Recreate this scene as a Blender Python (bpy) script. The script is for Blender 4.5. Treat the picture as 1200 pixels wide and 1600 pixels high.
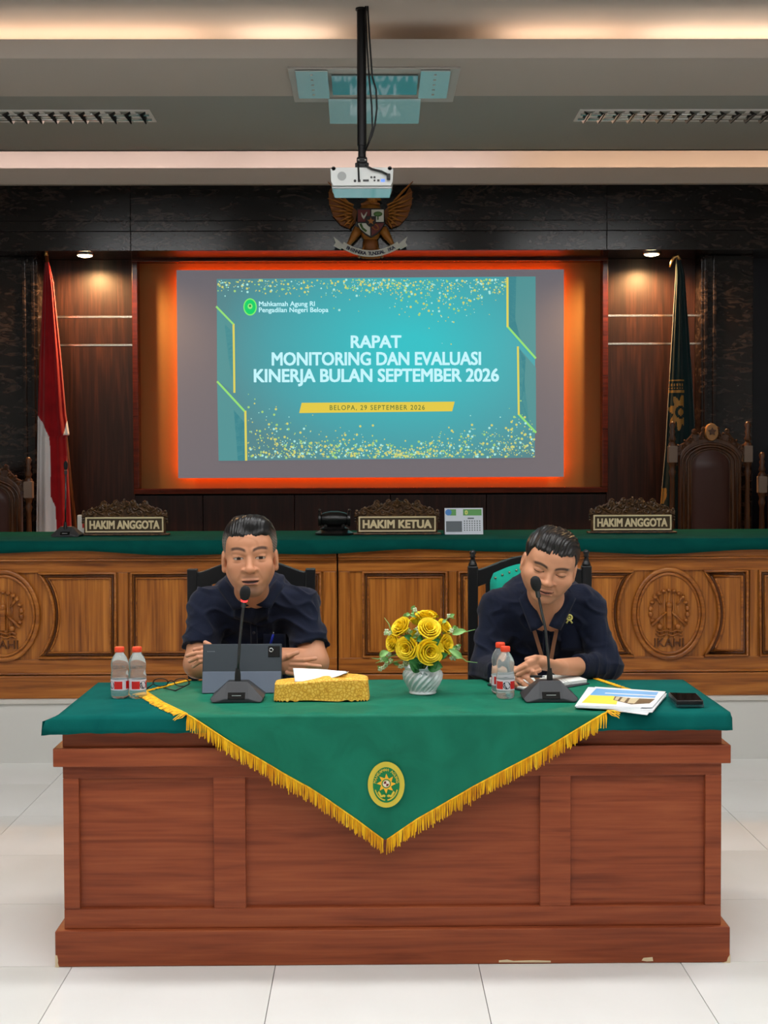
import bpy, math, random
import numpy as np
from mathutils import Matrix, Vector
random.seed(7); rng = np.random.default_rng(7)
for o in list(bpy.data.objects): bpy.data.objects.remove(o)
SC = bpy.context.scene
COL = SC.collection
# ---------------------------------------------------------------- camera, world, exposure
F = 2219.0; HC = 1.482
YAW = math.radians(0.568); PIT = math.radians(1.962); ROLL = math.radians(0.2)
cam = bpy.data.objects.new('camera', bpy.data.cameras.new('camera')); COL.objects.link(cam)
cam.data.sensor_fit = 'VERTICAL'; cam.data.sensor_height = 24.0; cam.data.lens = 24.0 * F / 1600.0
cam.data.clip_start = 0.05
_f = Vector((math.sin(YAW)*math.cos(PIT), math.cos(YAW)*math.cos(PIT), -math.sin(PIT)))
_r = Vector((math.cos(YAW), -math.sin(YAW), 0)); _u = _r.cross(_f)
_r2 = _r*math.cos(ROLL) - _u*math.sin(ROLL); _u2 = _u*math.cos(ROLL) + _r*math.sin(ROLL)
M = Matrix((( _r2.x, _u2.x, -_f.x, 0), (_r2.y, _u2.y, -_f.y, 0), (_r2.z, _u2.z, -_f.z, HC), (0, 0, 0, 1)))
cam.matrix_world = M
SC.camera = cam
SC.view_settings.view_transform = 'Standard'
try: SC.view_settings.look = 'None'
except Exception: pass
SC.view_settings.gamma = 1.0; SC.view_settings.use_curve_mapping = False
SC.view_settings.exposure = 0.0
LAMP = 26.0          # brightness of the ceiling fluorescent troffers
COVE = 10.0           # brightness of the cove strips
w = bpy.data.worlds.new('world'); SC.world = w; w.use_nodes = True
w.node_tree.nodes['Background'].inputs[0].default_value = (0.8, 0.85, 0.9, 1)
w.node_tree.nodes['Background'].inputs[1].default_value = 0.05

def P(px, py, Y=None, z=None):
    """point on the ray through a photo pixel, at depth Y or height z"""
    d = _f + _r*((px-600.0)/F) + _u*((800.0-py)/F)
    t = Y/d.y if Y is not None else (z-HC)/d.z
    return Vector((d.x*t, d.y*t, HC + d.z*t))
def PX(px, Y, py=800): return P(px, py, Y=Y).x
def PZ(py, Y): return P(600, py, Y=Y).z
def PY(py, z): return P(600, py, z=z).y
# ---------------------------------------------------------------- materials
def C(r, g, b, a=1.0):
    f = lambda c: (c/255.0/12.92 if c/255.0 <= 0.04045 else ((c/255.0+0.055)/1.055)**2.4)
    return (f(r), f(g), f(b), a)
MATS = {}
def mat(name, col=(0.5,0.5,0.5,1), rough=0.5, metal=0.0, emit=None, es=0.0, trans=0.0, ior=1.45, spec=0.5, alpha=1.0, sheen=0.0, coat=0.0, sss=0.0):
    if name in MATS: return MATS[name]
    m = bpy.data.materials.new(name); m.use_nodes = True
    b = m.node_tree.nodes['Principled BSDF']
    b.inputs['Base Color'].default_value = col; b.inputs['Roughness'].default_value = rough
    b.inputs['Metallic'].default_value = metal; b.inputs['IOR'].default_value = ior
    b.inputs['Specular IOR Level'].default_value = spec
    b.inputs['Transmission Weight'].default_value = trans; b.inputs['Alpha'].default_value = alpha
    b.inputs['Coat Weight'].default_value = coat
    if sheen: b.inputs['Sheen Weight'].default_value = sheen
    if sss:
        b.inputs['Subsurface Weight'].default_value = sss; b.inputs['Subsurface Scale'].default_value = 0.006
        b.inputs['Subsurface Radius'].default_value = (1.0, 0.35, 0.2)
    if emit: b.inputs['Emission Color'].default_value = emit; b.inputs['Emission Strength'].default_value = es
    MATS[name] = m
    return m
def nodes(m): return m.node_tree.nodes, m.node_tree.links, m.node_tree.nodes['Principled BSDF']
def ramp(nt, fac, stops):
    r = nt.nodes.new('ShaderNodeValToRGB'); e = r.color_ramp.elements
    while len(e) < len(stops): e.new(0.5)
    for i, (p, c) in enumerate(stops): e[i].position = p; e[i].color = c
    nt.links.new(fac, r.inputs[0]); return r
def tex(m, kind='Noise', scale=5.0, stretch=(1,1,1), detail=4.0, dist=0.0, coord='Object'):
    n, l, b = nodes(m)
    tc = n.new('ShaderNodeTexCoord'); mp = n.new('ShaderNodeMapping'); mp.inputs['Scale'].default_value = stretch
    l.new(tc.outputs[coord], mp.inputs['Vector'])
    t = n.new('ShaderNodeTex'+kind); t.inputs['Scale'].default_value = scale
    if 'Detail' in t.inputs: t.inputs['Detail'].default_value = detail
    if 'Distortion' in t.inputs: t.inputs['Distortion'].default_value = dist
    l.new(mp.outputs[0], t.inputs['Vector'])
    return t
def bump(m, height, strength=0.3, distance=0.01):
    n, l, b = nodes(m)
    bp = n.new('ShaderNodeBump'); bp.inputs['Strength'].default_value = strength; bp.inputs['Distance'].default_value = distance
    l.new(height, bp.inputs['Height']); l.new(bp.outputs[0], b.inputs['Normal'])
def wood(name, dark, mid, light, grain='x', rough=0.35, scale=1.0, coat=0.0, spec=0.5, contrast=1.0):
    m = mat(name, mid, rough, coat=coat, spec=spec); n, l, b = nodes(m)
    st = {'x': (0.9, 9, 11), 'z': (11, 9, 0.7)}[grain]
    t = tex(m, 'Noise', 2.2*scale, st, 6.0, 1.4)
    st2 = {'x': (2.0, 60, 60), 'z': (70, 60, 1.6)}[grain]
    t2 = tex(m, 'Noise', 2.0*scale, st2, 3.0, 0.3)
    mx = n.new('ShaderNodeMix'); mx.data_type = 'FLOAT'; mx.inputs['Factor'].default_value = 0.4
    l.new(t.outputs[0], mx.inputs['A']); l.new(t2.outputs[0], mx.inputs['B'])
    c = 0.5
    r = ramp(m.node_tree, mx.outputs[0], [(c-0.17/contrast, dark), (c, mid), (c+0.15/contrast, light)])
    l.new(r.outputs[0], b.inputs['Base Color'])
    bump(m, mx.outputs[0], 0.08, 0.004)
    return m
def cloth(name, col, col2=None, scale=400, rough=0.9, fold=0.0, sheen=0.2, spec=0.2, foldscale=7.0):
    m = mat(name, col, rough, sheen=sheen, spec=spec); n, l, b = nodes(m)
    t = tex(m, 'Noise', scale, (1,1,1), 2.0)
    big = tex(m, 'Noise', foldscale, (1,1,1), 3.0, 0.8)
    if col2:
        r = ramp(m.node_tree, big.outputs[0], [(0.3, col), (0.7, col2)]); l.new(r.outputs[0], b.inputs['Base Color'])
    mx = n.new('ShaderNodeMath'); mx.operation = 'MULTIPLY_ADD'; mx.inputs[1].default_value = fold*20; 
    l.new(big.outputs[0], mx.inputs[0]); l.new(t.outputs[0], mx.inputs[2])
    bump(m, mx.outputs[0], 0.25, 0.002)
    return m
def vcol(name, rough=0.5, spec=0.4, sss=0.0, bumpscale=0):
    m = mat(name, (0.5,0.5,0.5,1), rough, spec=spec, sss=sss); n, l, b = nodes(m)
    a = n.new('ShaderNodeVertexColor'); a.layer_name = 'Col'
    l.new(a.outputs[0], b.inputs['Base Color'])
    if bumpscale:
        t = tex(m, 'Noise', bumpscale, (1,1,1), 3.0); bump(m, t.outputs[0], 0.25, 0.002)
    return m
# ---------------------------------------------------------------- mesh building
WM = {}   # world matrix of every empty / part, for parenting
def link(o, parent, loc=(0,0,0), rz=0.0, world=True):
    COL.objects.link(o)
    m = Matrix.Translation(Vector(loc)) @ Matrix.Rotation(rz, 4, 'Z')
    if parent is not None:
        o.parent = parent
        if world:
            o.matrix_parent_inverse = WM[parent.name].inverted(); o.matrix_basis = m; WM[o.name] = m
        else:
            o.matrix_basis = m; WM[o.name] = WM[parent.name] @ m
    else:
        o.matrix_basis = m; WM[o.name] = m
def tag(o, label=None, cat=None, group=None, kind=None):
    if label: o['label'] = label
    if cat: o['category'] = cat
    if group: o['group'] = group
    if kind: o['kind'] = kind
    return o
def thing(name, label, cat, loc=(0,0,0), rz=0.0, group=None, kind=None):
    o = bpy.data.objects.new(name, None); o.empty_display_size = 0.05
    link(o, None, loc, rz); return tag(o, label, cat, group, kind)
class MB:
    def __init__(s): s.v = []; s.f = []
    def add(s, v, f):
        n = len(s.v); s.v += [tuple(p) for p in v]; s.f += [tuple(i+n for i in q) for q in f]; return s
    def box(s, lo, hi):
        x0,y0,z0 = lo; x1,y1,z1 = hi
        return s.add([(x0,y0,z0),(x1,y0,z0),(x1,y1,z0),(x0,y1,z0),(x0,y0,z1),(x1,y0,z1),(x1,y1,z1),(x0,y1,z1)],
                     [(0,3,2,1),(4,5,6,7),(0,1,5,4),(1,2,6,5),(2,3,7,6),(3,0,4,7)])
    def cbox(s, c, d): return s.box([c[i]-d[i]/2 for i in range(3)], [c[i]+d[i]/2 for i in range(3)])
    def tube(s, pts, r, n=10, closed=False, flat=1.0, cap=True):
        pts = [Vector(p) for p in pts]; N = len(pts)
        rr = r if isinstance(r, (list, tuple)) else [r]*N
        v = []; prev = None
        for i, p in enumerate(pts):
            a = pts[(i-1) % N] if (closed or i > 0) else p; b = pts[(i+1) % N] if (closed or i < N-1) else p
            t = (b-a).normalized()
            if prev is None:
                up = Vector((0,0,1)) if abs(t.z) < 0.9 else Vector((0,1,0))
                nx = t.cross(up).normalized()
            else: nx = (prev - t*prev.dot(t)).normalized()
            prev = nx; ny = t.cross(nx)
            for k in range(n):
                q = 2*math.pi*k/n
                v.append(p + nx*(math.cos(q)*rr[i]) + ny*(math.sin(q)*rr[i]*flat))
        f = []
        for i in range(N if closed else N-1):
            j = (i+1) % N
            for k in range(n): f.append((i*n+k, i*n+(k+1) % n, j*n+(k+1) % n, j*n+k))
        if not closed and cap: f.append(tuple(range(n-1,-1,-1))); f.append(tuple((N-1)*n+k for k in range(n)))
        return s.add(v, f)
    def lathe(s, prof, n=20, c=(0,0,0), twist=None):
        v = []; f = []
        for i, (r, z) in enumerate(prof):
            for k in range(n):
                a = 2*math.pi*k/n; rr = r if twist is None else r*twist(a, z)
                v.append((c[0]+rr*math.cos(a), c[1]+rr*math.sin(a), c[2]+z))
        for i in range(len(prof)-1):
            for k in range(n): f.append((i*n+k, i*n+(k+1) % n, (i+1)*n+(k+1) % n, (i+1)*n+k))
        f.append(tuple(range(n-1,-1,-1))); f.append(tuple((len(prof)-1)*n+k for k in range(n)))
        return s.add(v, f)
    def prism(s, poly, y0, y1):
        """polygon in XZ (counter-clockwise seen from -Y) extruded from y0 (front) to y1"""
        n = len(poly)
        v = [(x, y0, z) for x, z in poly] + [(x, y1, z) for x, z in poly]
        f = [tuple(range(n)), tuple(range(2*n-1, n-1, -1))]
        for i in range(n): j = (i+1) % n; f.append((i, i+n, j+n, j))
        return s.add(v, f)
    def slab(s, poly, z0, z1):
        n = len(poly)
        v = [(x, y, z0) for x, y in poly] + [(x, y, z1) for x, y in poly]
        f = [tuple(range(n-1,-1,-1)), tuple(range(n, 2*n))]
        for i in range(n): j = (i+1) % n; f.append((i, j, j+n, i+n))
        return s.add(v, f)
    def ball(s, c, r, n=10, m=7):
        r = r if isinstance(r, (list, tuple)) else (r,r,r)
        v = [(c[0], c[1], c[2]-r[2])]; f = []
        for i in range(1, m):
            t = math.pi*i/m
            for k in range(n):
                a = 2*math.pi*k/n
                v.append((c[0]+r[0]*math.sin(t)*math.cos(a), c[1]+r[1]*math.sin(t)*math.sin(a), c[2]-r[2]*math.cos(t)))
        v.append((c[0], c[1], c[2]+r[2])); L = len(v)-1
        for k in range(n):
            f.append((0, 1+(k+1) % n, 1+k)); f.append((L, L-n+k, L-n+(k+1) % n))
        for i in range(m-2):
            for k in range(n):
                a = 1+i*n; f.append((a+k, a+(k+1) % n, a+n+(k+1) % n, a+n+k))
        return s.add(v, f)
    def grid(s, fn, nu, nv):
        v = [fn(i/nu, j/nv) for j in range(nv+1) for i in range(nu+1)]
        f = [(j*(nu+1)+i, j*(nu+1)+i+1, (j+1)*(nu+1)+i+1, (j+1)*(nu+1)+i) for j in range(nv) for i in range(nu)]
        return s.add(v, f)
    def xf(s, M):
        s.v = [tuple(M @ Vector(p)) for p in s.v]; return s
    def mesh(s, name):
        me = bpy.data.meshes.new(name); me.from_pydata(s.v, [], s.f); me.update(); return me
def mk(name, mb, m, parent=None, smooth=False, bevel=0.0, loc=(0,0,0), rz=0.0, world=True, angle=None, label=None, solid=0.0):
    me = mb if isinstance(mb, bpy.types.Mesh) else mb.mesh(name)
    for q in (m if isinstance(m, (list, tuple)) else [m]): me.materials.append(q)
    o = bpy.data.objects.new(name, me); link(o, parent, loc, rz, world)
    if smooth:
        me.polygons.foreach_set('use_smooth', [True]*len(me.polygons))
        if angle: 
            try: me.set_sharp_from_angle(angle=math.radians(angle))
            except Exception: pass
    if solid:
        q = o.modifiers.new('solid', 'SOLIDIFY'); q.thickness = solid; q.offset = -1
    if bevel:
        q = o.modifiers.new('bevel', 'BEVEL'); q.width = bevel; q.segments = 2; q.limit_method = 'ANGLE'
    if label: o['label'] = label
    return o
def copy_tree(o, parent=None, loc=None, rz=None):
    c = o.copy(); COL.objects.link(c)
    if parent is not None: c.parent = parent
    for ch in list(o.children): copy_tree(ch, c)
    if loc is not None: c.location = loc
    if rz is not None: c.rotation_euler = (0,0,rz)
    return c
_tc = {}
def _glyphs(body, spacing):
    cu = bpy.data.curves.new('t', 'FONT'); cu.body = body; cu.align_x = 'CENTER'; cu.size = 1.0
    cu.space_character = spacing; cu.resolution_u = 3
    o = bpy.data.objects.new('t', cu); COL.objects.link(o)
    dg = bpy.context.evaluated_depsgraph_get(); me = bpy.data.meshes.new_from_object(o.evaluated_get(dg))
    v = [tuple(p.co) for p in me.vertices]; f = [tuple(p.vertices) for p in me.polygons]
    bpy.data.objects.remove(o); bpy.data.meshes.remove(me); bpy.data.curves.remove(cu)
    return v, f
_h = _glyphs('H', 1.0)[0]; CAP0 = min(p[1] for p in _h); CAP1 = max(p[1] for p in _h)
def text(body, width=None, height=None, bold=0.0, spacing=1.0):
    """letters as a flat mesh in XZ facing -Y, centred; height is the height of the capitals, bold repeats the strokes slightly shifted"""
    v, f = _glyphs(body, spacing)
    xs = [p[0] for p in v]; cx, cy = (min(xs)+max(xs))/2, (CAP0+CAP1)/2
    sx = width/(max(xs)-min(xs)+2*bold) if width else None
    sy = height/(CAP1-CAP0+2*bold) if height else sx
    if sx is None: sx = sy
    mb = MB()
    for k, (a, b) in enumerate([(0,0)] if not bold else [(-1,-.6),(-1,.6),(-.5,0),(0,-.8),(0,.8),(.5,0),(1,-.6),(1,.6)]):
        mb.add([((x-cx+a*bold)*sx, -0.00005*k, (y-cy+b*bold)*sy) for x, y, z in v], f)
    return mb
def at(mb, c):
    mb.v = [(p[0]+c[0], p[1]+c[1], p[2]+c[2]) for p in mb.v]; return mb
def struct(name, mb, m, parent=None, **k):
    o = mk(name, mb, m, parent, **k)
    if parent is None: o['kind'] = 'structure'
    return o
def lamp_area(name, loc, size, sizey, power, col, parent=None, rot=(0,0,0)):
    l = bpy.data.lights.new(name, 'AREA'); l.shape = 'RECTANGLE'; l.size = size; l.size_y = sizey; l.energy = power; l.color = col
    o = bpy.data.objects.new(name, l); link(o, parent); o.matrix_basis = Matrix.Translation(loc) @ Matrix.Rotation(rot[0], 4, 'X'); return o
# ---------------------------------------------------------------- signed-distance modelling for bodies
class Vox:
    def __init__(s, lo, hi, h):
        s.lo = np.array(lo, np.float32); s.h = h
        s.n = np.ceil((np.array(hi)-np.array(lo))/h).astype(int)+1
        s.ax = [(s.lo[i]+h*np.arange(s.n[i])).astype(np.float32) for i in range(3)]
        s.d = np.full(s.n, 0.3, np.float32)
    def sl(s, lo, hi):
        a = [max(0, int((lo[i]-s.lo[i])/s.h)) for i in range(3)]; b = [min(int(s.n[i]), int((hi[i]-s.lo[i])/s.h)+2) for i in range(3)]
        return tuple(slice(a[i], max(a[i], b[i])) for i in range(3))
    def pts(s, sl): return s.ax[0][sl[0]][:,None,None], s.ax[1][sl[1]][None,:,None], s.ax[2][sl[2]][None,None,:]
    def comb(s, sl, b, k, op):
        a = s.d[sl]
        if op == 'u':
            if k <= 0: s.d[sl] = np.minimum(a, b)
            else:
                h = np.clip(0.5+0.5*(a-b)/k, 0, 1); s.d[sl] = a*(1-h)+b*h-k*h*(1-h)
        else:       # subtract
            k = max(k, 1e-5); h = np.clip(0.5-0.5*(a+b)/k, 0, 1); s.d[sl] = a*(1-h)-b*h+k*h*(1-h)
    def cap(s, a, b, ra, rb, k=0.01, op='u', flat=None):
        a = np.array(a, np.float32); b = np.array(b, np.float32); R = max(ra, rb)+k+3*s.h
        sl = s.sl(np.minimum(a,b)-R, np.maximum(a,b)+R); X,Y,Z = s.pts(sl)
        ab = b-a; L = float(ab@ab)+1e-12
        X = X-a[0]; Y = Y-a[1]; Z = Z-a[2]
        t = np.clip((X*ab[0]+Y*ab[1]+Z*ab[2])/L, 0, 1)
        dx, dy, dz = X-ab[0]*t, Y-ab[1]*t, Z-ab[2]*t
        if flat is not None:   # squash along a direction
            n = np.array(flat[0], float); n /= np.linalg.norm(n); q = (dx*n[0]+dy*n[1]+dz*n[2])*(1/flat[1]-1)
            dx, dy, dz = dx+q*n[0], dy+q*n[1], dz+q*n[2]
        s.comb(sl, (np.sqrt(dx*dx+dy*dy+dz*dz)-(ra+(rb-ra)*t)).astype(np.float32), k, op)
    def chain(s, pts, rs, k=0.004, k0=None):
        for i in range(len(pts)-1): s.cap(pts[i], pts[i+1], rs[i], rs[i+1], k0 if (k0 and i == 0) else k)
    def ell(s, c, r, k=0.01, op='u', A=None, o=None, S=(1,1,1)):
        """ellipsoid; with A,o: given in a local frame (world = o + A (S*local))"""
        c = np.array(c, float); r = np.array(r, float)
        if A is None:
            R = r+k+3*s.h; sl = s.sl(c-R, c+R); X,Y,Z = s.pts(sl); lx, ly, lz = X-c[0], Y-c[1], Z-c[2]
        else:
            wc = o + A @ (c*S); R = float(max(r*np.array(S)))+k+3*s.h
            sl = s.sl(wc-R, wc+R); X,Y,Z = s.pts(sl); X = X-o[0]; Y = Y-o[1]; Z = Z-o[2]
            lx = (A[0,0]*X+A[1,0]*Y+A[2,0]*Z)/S[0]-c[0]; ly = (A[0,1]*X+A[1,1]*Y+A[2,1]*Z)/S[1]-c[1]; lz = (A[0,2]*X+A[1,2]*Y+A[2,2]*Z)/S[2]-c[2]
        k0 = np.sqrt((lx/r[0])**2+(ly/r[1])**2+(lz/r[2])**2); k1 = np.sqrt((lx/r[0]**2)**2+(ly/r[1]**2)**2+(lz/r[2]**2)**2)+1e-9
        s.comb(sl, (k0*(k0-1)/k1).astype(np.float32), k, op)
    def mesh(s):
        d = s.d; n = d.shape; sg = d < 0
        c = np.zeros(tuple(q-1 for q in n), np.uint8)
        for i in (0,1):
            for j in (0,1):
                for k in (0,1): c += sg[i:n[0]-1+i, j:n[1]-1+j, k:n[2]-1+k]
        I = np.argwhere((c > 0) & (c < 8)); idx = np.full(c.shape, -1, np.int32); idx[tuple(I.T)] = np.arange(len(I))
        acc = np.zeros((len(I), 3)); cnt = np.zeros(len(I))
        cor = [(i,j,k) for i in (0,1) for j in (0,1) for k in (0,1)]
        val = {q: d[I[:,0]+q[0], I[:,1]+q[1], I[:,2]+q[2]] for q in cor}
        for a in cor:
            for ax in range(3):
                if a[ax] == 0:
                    b = list(a); b[ax] = 1; b = tuple(b); va, vb = val[a], val[b]; mk_ = (va < 0) != (vb < 0)
                    t = np.where(mk_, va/(va-vb+1e-20), 0)
                    p = np.array(a, float)[None,:].repeat(len(I), 0); p[:,ax] += t
                    acc[mk_] += p[mk_]; cnt[mk_] += 1
        V = s.lo[None,:] + s.h*(I + acc/np.maximum(cnt,1)[:,None])
        Fs = []
        for ax in range(3):
            u, v = (ax+1) % 3, (ax+2) % 3
            s0 = [slice(1,-1)]*3; s0[ax] = slice(0, n[ax]-1); s1 = list(s0); s1[ax] = slice(1, n[ax])
            e = sg[tuple(s0)] != sg[tuple(s1)]; J = np.argwhere(e)
            off = np.array([1,1,1]); off[ax] = 0; J = J+off
            inside = sg[tuple(J.T)]
            def q(du, dv):
                K = J.copy(); K[:,u] -= du; K[:,v] -= dv; return idx[tuple(K.T)]
            A_ = np.stack([q(1,1), q(0,1), q(0,0), q(1,0)], 1)
            A_[~inside] = A_[~inside][:, ::-1]
            Fs.append(A_)
        return V, np.concatenate(Fs)
def np_mesh(name, V, Fq, col=None):
    me = bpy.data.meshes.new(name)
    me.vertices.add(len(V)); me.vertices.foreach_set('co', V.astype(np.float32).ravel())
    me.loops.add(len(Fq)*4); me.loops.foreach_set('vertex_index', Fq.astype(np.int32).ravel())
    me.polygons.add(len(Fq)); me.polygons.foreach_set('loop_start', np.arange(0, len(Fq)*4, 4, dtype=np.int32))
    me.polygons.foreach_set('loop_total', np.full(len(Fq), 4, np.int32))
    me.update(calc_edges=True)
    if col is not None:
        a = me.color_attributes.new('Col', 'FLOAT_COLOR', 'POINT')
        a.data.foreach_set('color', np.concatenate([col, np.ones((len(col),1))], 1).astype(np.float32).ravel())
    me.polygons.foreach_set('use_smooth', np.ones(len(Fq), bool))
    return me
def smooth_noise(p, f, seed=0):
    r = np.random.default_rng(seed); s = 0
    for i in range(6):
        k = r.normal(size=3)*f; s = s + np.sin(p @ k + r.uniform(0, 6.28))
    return s/6
# ================================================================= THE ROOM
D0 = 4.149                                  # front of the desk plinth
XL, XR, YB = -4.3, 4.3, -3.6                # side walls, wall behind the camera
ZC = 3.46                                   # main ceiling
YR = PY(1189, 0.0)                          # face of the dais
ZD = PZ(1090, YR)                           # top of the dais
YBN = YR + 0.03                             # face of the judges' bench
YWALL = 9.08; YHEAD = 8.70
m_tile = mat('polished white floor tile', C(228,229,226), 0.13, spec=0.45)
n_, l_, b_ = nodes(m_tile); t_ = tex(m_tile, 'Noise', 1.3, (1,1,1), 4.0, 0.6)
l_.new(ramp(m_tile.node_tree, t_.outputs[0], [(0.3, C(220,221,217)), (0.7, C(233,234,232))]).outputs[0], b_.inputs['Base Color'])
m_grout = mat('grey grout', C(120,118,112), 0.9)
m_paint = mat('off white wall paint', C(206,205,200), 0.7)
m_ceil = mat('matt ceiling paint', C(184,176,168), 0.85)
m_ceil2 = mat('shade toned ceiling board', C(152,155,150), 0.85)  # darker tone paints in the weaker light of the recessed band
floor = struct('floor', MB().box((XL, YB, -0.06), (XR, YR+0.3, -0.006)), m_grout)
tx0 = P(428.5, 1505, z=0).x; ty0 = D0+0.008; tw = 0.6
tile_mesh = MB().box((-tw/2+0.0012, -tw/2+0.0012, -0.008), (tw/2-0.0012, tw/2-0.0012, 0.0)).mesh('tile'); tile_mesh.materials.append(m_tile)
for i in range(-7, 7):
    for j in range(-13, 5):
        x = tx0+tw*(i+0.5); y = ty0+tw*(j+0.5)
        if x-0.3 < XL-0.01 or x+0.3 > XR+0.01 or y-0.3 < YB: continue
        o = bpy.data.objects.new('tile', tile_mesh); link(o, floor, (x, y, 0), world=True)
# dais: riser panel plus a thin projecting top slab
dais = struct('dais', MB().box((XL, YR, 0.0), (XR, YWALL+0.5, ZD-0.022)), m_paint)
mk('dais_edge', MB().box((XL, YR-0.012, ZD-0.022), (XR, YWALL+0.5, ZD)), mat('cream stone edging', C(200,196,188), 0.35), dais, bevel=0.003)
struct('wall_left', MB().box((XL-0.1, YB, 0), (XL, YWALL+0.5, 4.0)), m_paint)
struct('wall_right', MB().box((XR, YB, 0), (XR+0.1, YWALL+0.5, 4.0)), m_paint)
struct('wall_behind_camera', MB().box((XL-0.1, YB-0.1, 0), (XR+0.1, YB, 4.0)), mat('taupe rear wall paint', C(128,120,112), 0.8))
# ---- ceiling: main plane, near cove, dropped band, recessed band, far cove, marble header
ZA = 3.295; YA0 = PY(91, ZA); YA1 = PY(150, ZA); ZB = 3.34
YB1 = PY(236, ZB)
ceil = struct('ceiling', MB().box((XL, YB, ZC), (XR, YA0+0.55, ZC+0.05)), m_ceil)
Z1 = PZ(61, YA0)
mk('cove_fascia', MB().box((XL, YA0, ZA), (XR, YA0+0.02, Z1)), m_ceil, ceil)
mk('dropped_band', MB().box((XL, YA0+0.02, ZA), (XR, YA1, ZA+0.02)), m_ceil, ceil)
mk('cove_back', MB().box((XL, YA0+0.40, ZA+0.02), (XR, YA0+0.43, ZC)), m_ceil, ceil)
mk('recessed_band', MB().box((XL, YA1-0.02, ZB), (XR, YB1, ZB+0.03)), m_ceil2, ceil)
mk('recess_step', MB().box((XL, YA1-0.02, ZA+0.02), (XR, YA1, ZB)), m_ceil, ceil)
YF = 8.66; ZF0 = PZ(287, YF); ZF1 = PZ(262, YF)
mk('far_fascia', MB().box((XL, YF, ZF0), (XR, YF+0.02, ZF1)), m_ceil, ceil)
mk('far_cove_floor', MB().box((XL, YF+0.02, ZF0), (XR, YF+0.34, ZF0+0.02)), m_ceil, ceil)
mk('far_cove_back', MB().box((XL, YF+0.30, ZF0+0.02), (XR, YF+0.34, 3.62)), m_ceil, ceil)
mk('far_cove_top', MB().box((XL, YB1-0.02, 3.60), (XR, YF+0.34, 3.62)), m_ceil, ceil)
mk('far_cove_step', MB().box((XL, YB1-0.03, ZB), (XR, YB1, 3.60)), m_ceil, ceil)
# cove light strips (hidden behind the fascias, lighting upwards)
m_strip = mat('warm cove strip', C(255,225,195), 0.5, emit=(1.0,0.78,0.60,1), es=COVE*2.4)
m_strip2 = mat('pinkish white cove strip', C(255,235,225), 0.5, emit=(1.0,0.83,0.80,1), es=COVE*2.3)
m_strip3 = mat('amber cove strip', C(255,225,195), 0.5, emit=(1.0,0.72,0.52,1), es=COVE*2.1)
def strip(x0, x1, y, z, m, label):
    tag(mk('light_strip', MB().box((x0, y, z), (x1, y+0.025, z+0.014)), m, bevel=0.003), label, 'light strip', 'cove light strips')
yn = YA0+0.17
for (a, b, m, lb) in ((XL+0.05, -0.75, m_strip3, 'warm light strip in the near ceiling cove, left end'), (-0.62, -0.16, m_strip, 'warm light strip in the near ceiling cove just left of the projector pole'),
                  (0.62, 1.15, m_strip3, 'warm light strip in the near ceiling cove right of the dark gap'), (1.25, XR-0.05, m_strip, 'warm light strip in the near ceiling cove, right end')):
    strip(a, b, yn, ZA+0.022, m, lb)
for (a, b, m, lb) in ((XL+0.05, -0.9, m_strip2, 'pinkish light strip in the far ceiling cove, left end'), (-0.85, 0.85, m_strip2, 'pinkish light strip in the far ceiling cove above the emblem'),
                  (0.9, XR-0.05, m_strip3, 'amber light strip in the far ceiling cove, right end')):
    strip(a, b, YF+0.10, ZF0+0.022, m, lb)
# ---- troffers: two dark louvred ones in view, lit ones over the front of the room
m_alu = mat('mirror aluminium louvre', C(190,190,188), 0.12, metal=1.0)
m_trof = mat('white troffer steel', C(225,225,222), 0.4)
m_tube = mat('unlit fluorescent tube', C(235,235,232), 0.3)
m_lit = mat('lit fluorescent diffuser', C(255,255,255), 0.5, emit=(1.0,1.0,1.0,1), es=LAMP)
def troffer(cx, cy, z, label, lit, L=1.2, W=0.22):
    t = thing('ceiling_troffer', label, 'ceiling light', (cx, cy, z), group='louvred ceiling troffers' if not lit else 'lit troffers over the front of the room')
    fr = MB(); e = 0.014
    fr.box((-L/2-e, -W/2-e, -0.006), (L/2+e, -W/2, 0.0)).box((-L/2-e, W/2, -0.006), (L/2+e, W/2+e, 0.0)).box((-L/2-e, -W/2, -0.006), (-L/2, W/2, 0.0)).box((L/2, -W/2, -0.006), (L/2+e, W/2, 0.0))
    mk('frame', fr, m_trof, t, world=False)
    if lit:
        mk('diffuser', MB().box((-L/2, -W/2, -0.004), (L/2, W/2, -0.001)), m_lit, t, world=False)
    else:
        mk('housing', MB().box((-L/2, -W/2, -0.005), (L/2, W/2, -0.003)), m_trof, t, world=False)
        for k in range(15):
            x = -L/2+L*(k+0.5)/15
            mb = MB(); mb.add([(x-0.03,-W/2,-0.0055),(x+0.03,-W/2,-0.0055),(x+0.012,W/2,-0.0055),(x-0.012,W/2,-0.0055),(x-0.004,-W/2,-0.02),(x+0.004,-W/2,-0.02),(x+0.003,W/2,-0.02),(x-0.003,W/2,-0.02)],
                [(0,1,2,3),(4,7,6,5),(0,4,5,1),(1,5,6,2),(2,6,7,3),(3,7,4,0)])
            mk('louvre', mb, m_alu, t, world=False)
        for y in (-0.05, 0.05): mk('reflector', MB().tube([(-L/2, y, -0.008), (L/2, y, -0.008)], 0.008, 8), m_alu, t, world=False, smooth=True)
    return t
yl = PY(180, ZB)
troffer(PX(245, yl)-0.615, yl, ZB, 'unlit mirror louvre troffer in the recessed ceiling band on the left', False)
troffer(PX(900, yl)+0.615, yl, ZB, 'unlit mirror louvre troffer in the recessed ceiling band on the right', False)
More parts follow.
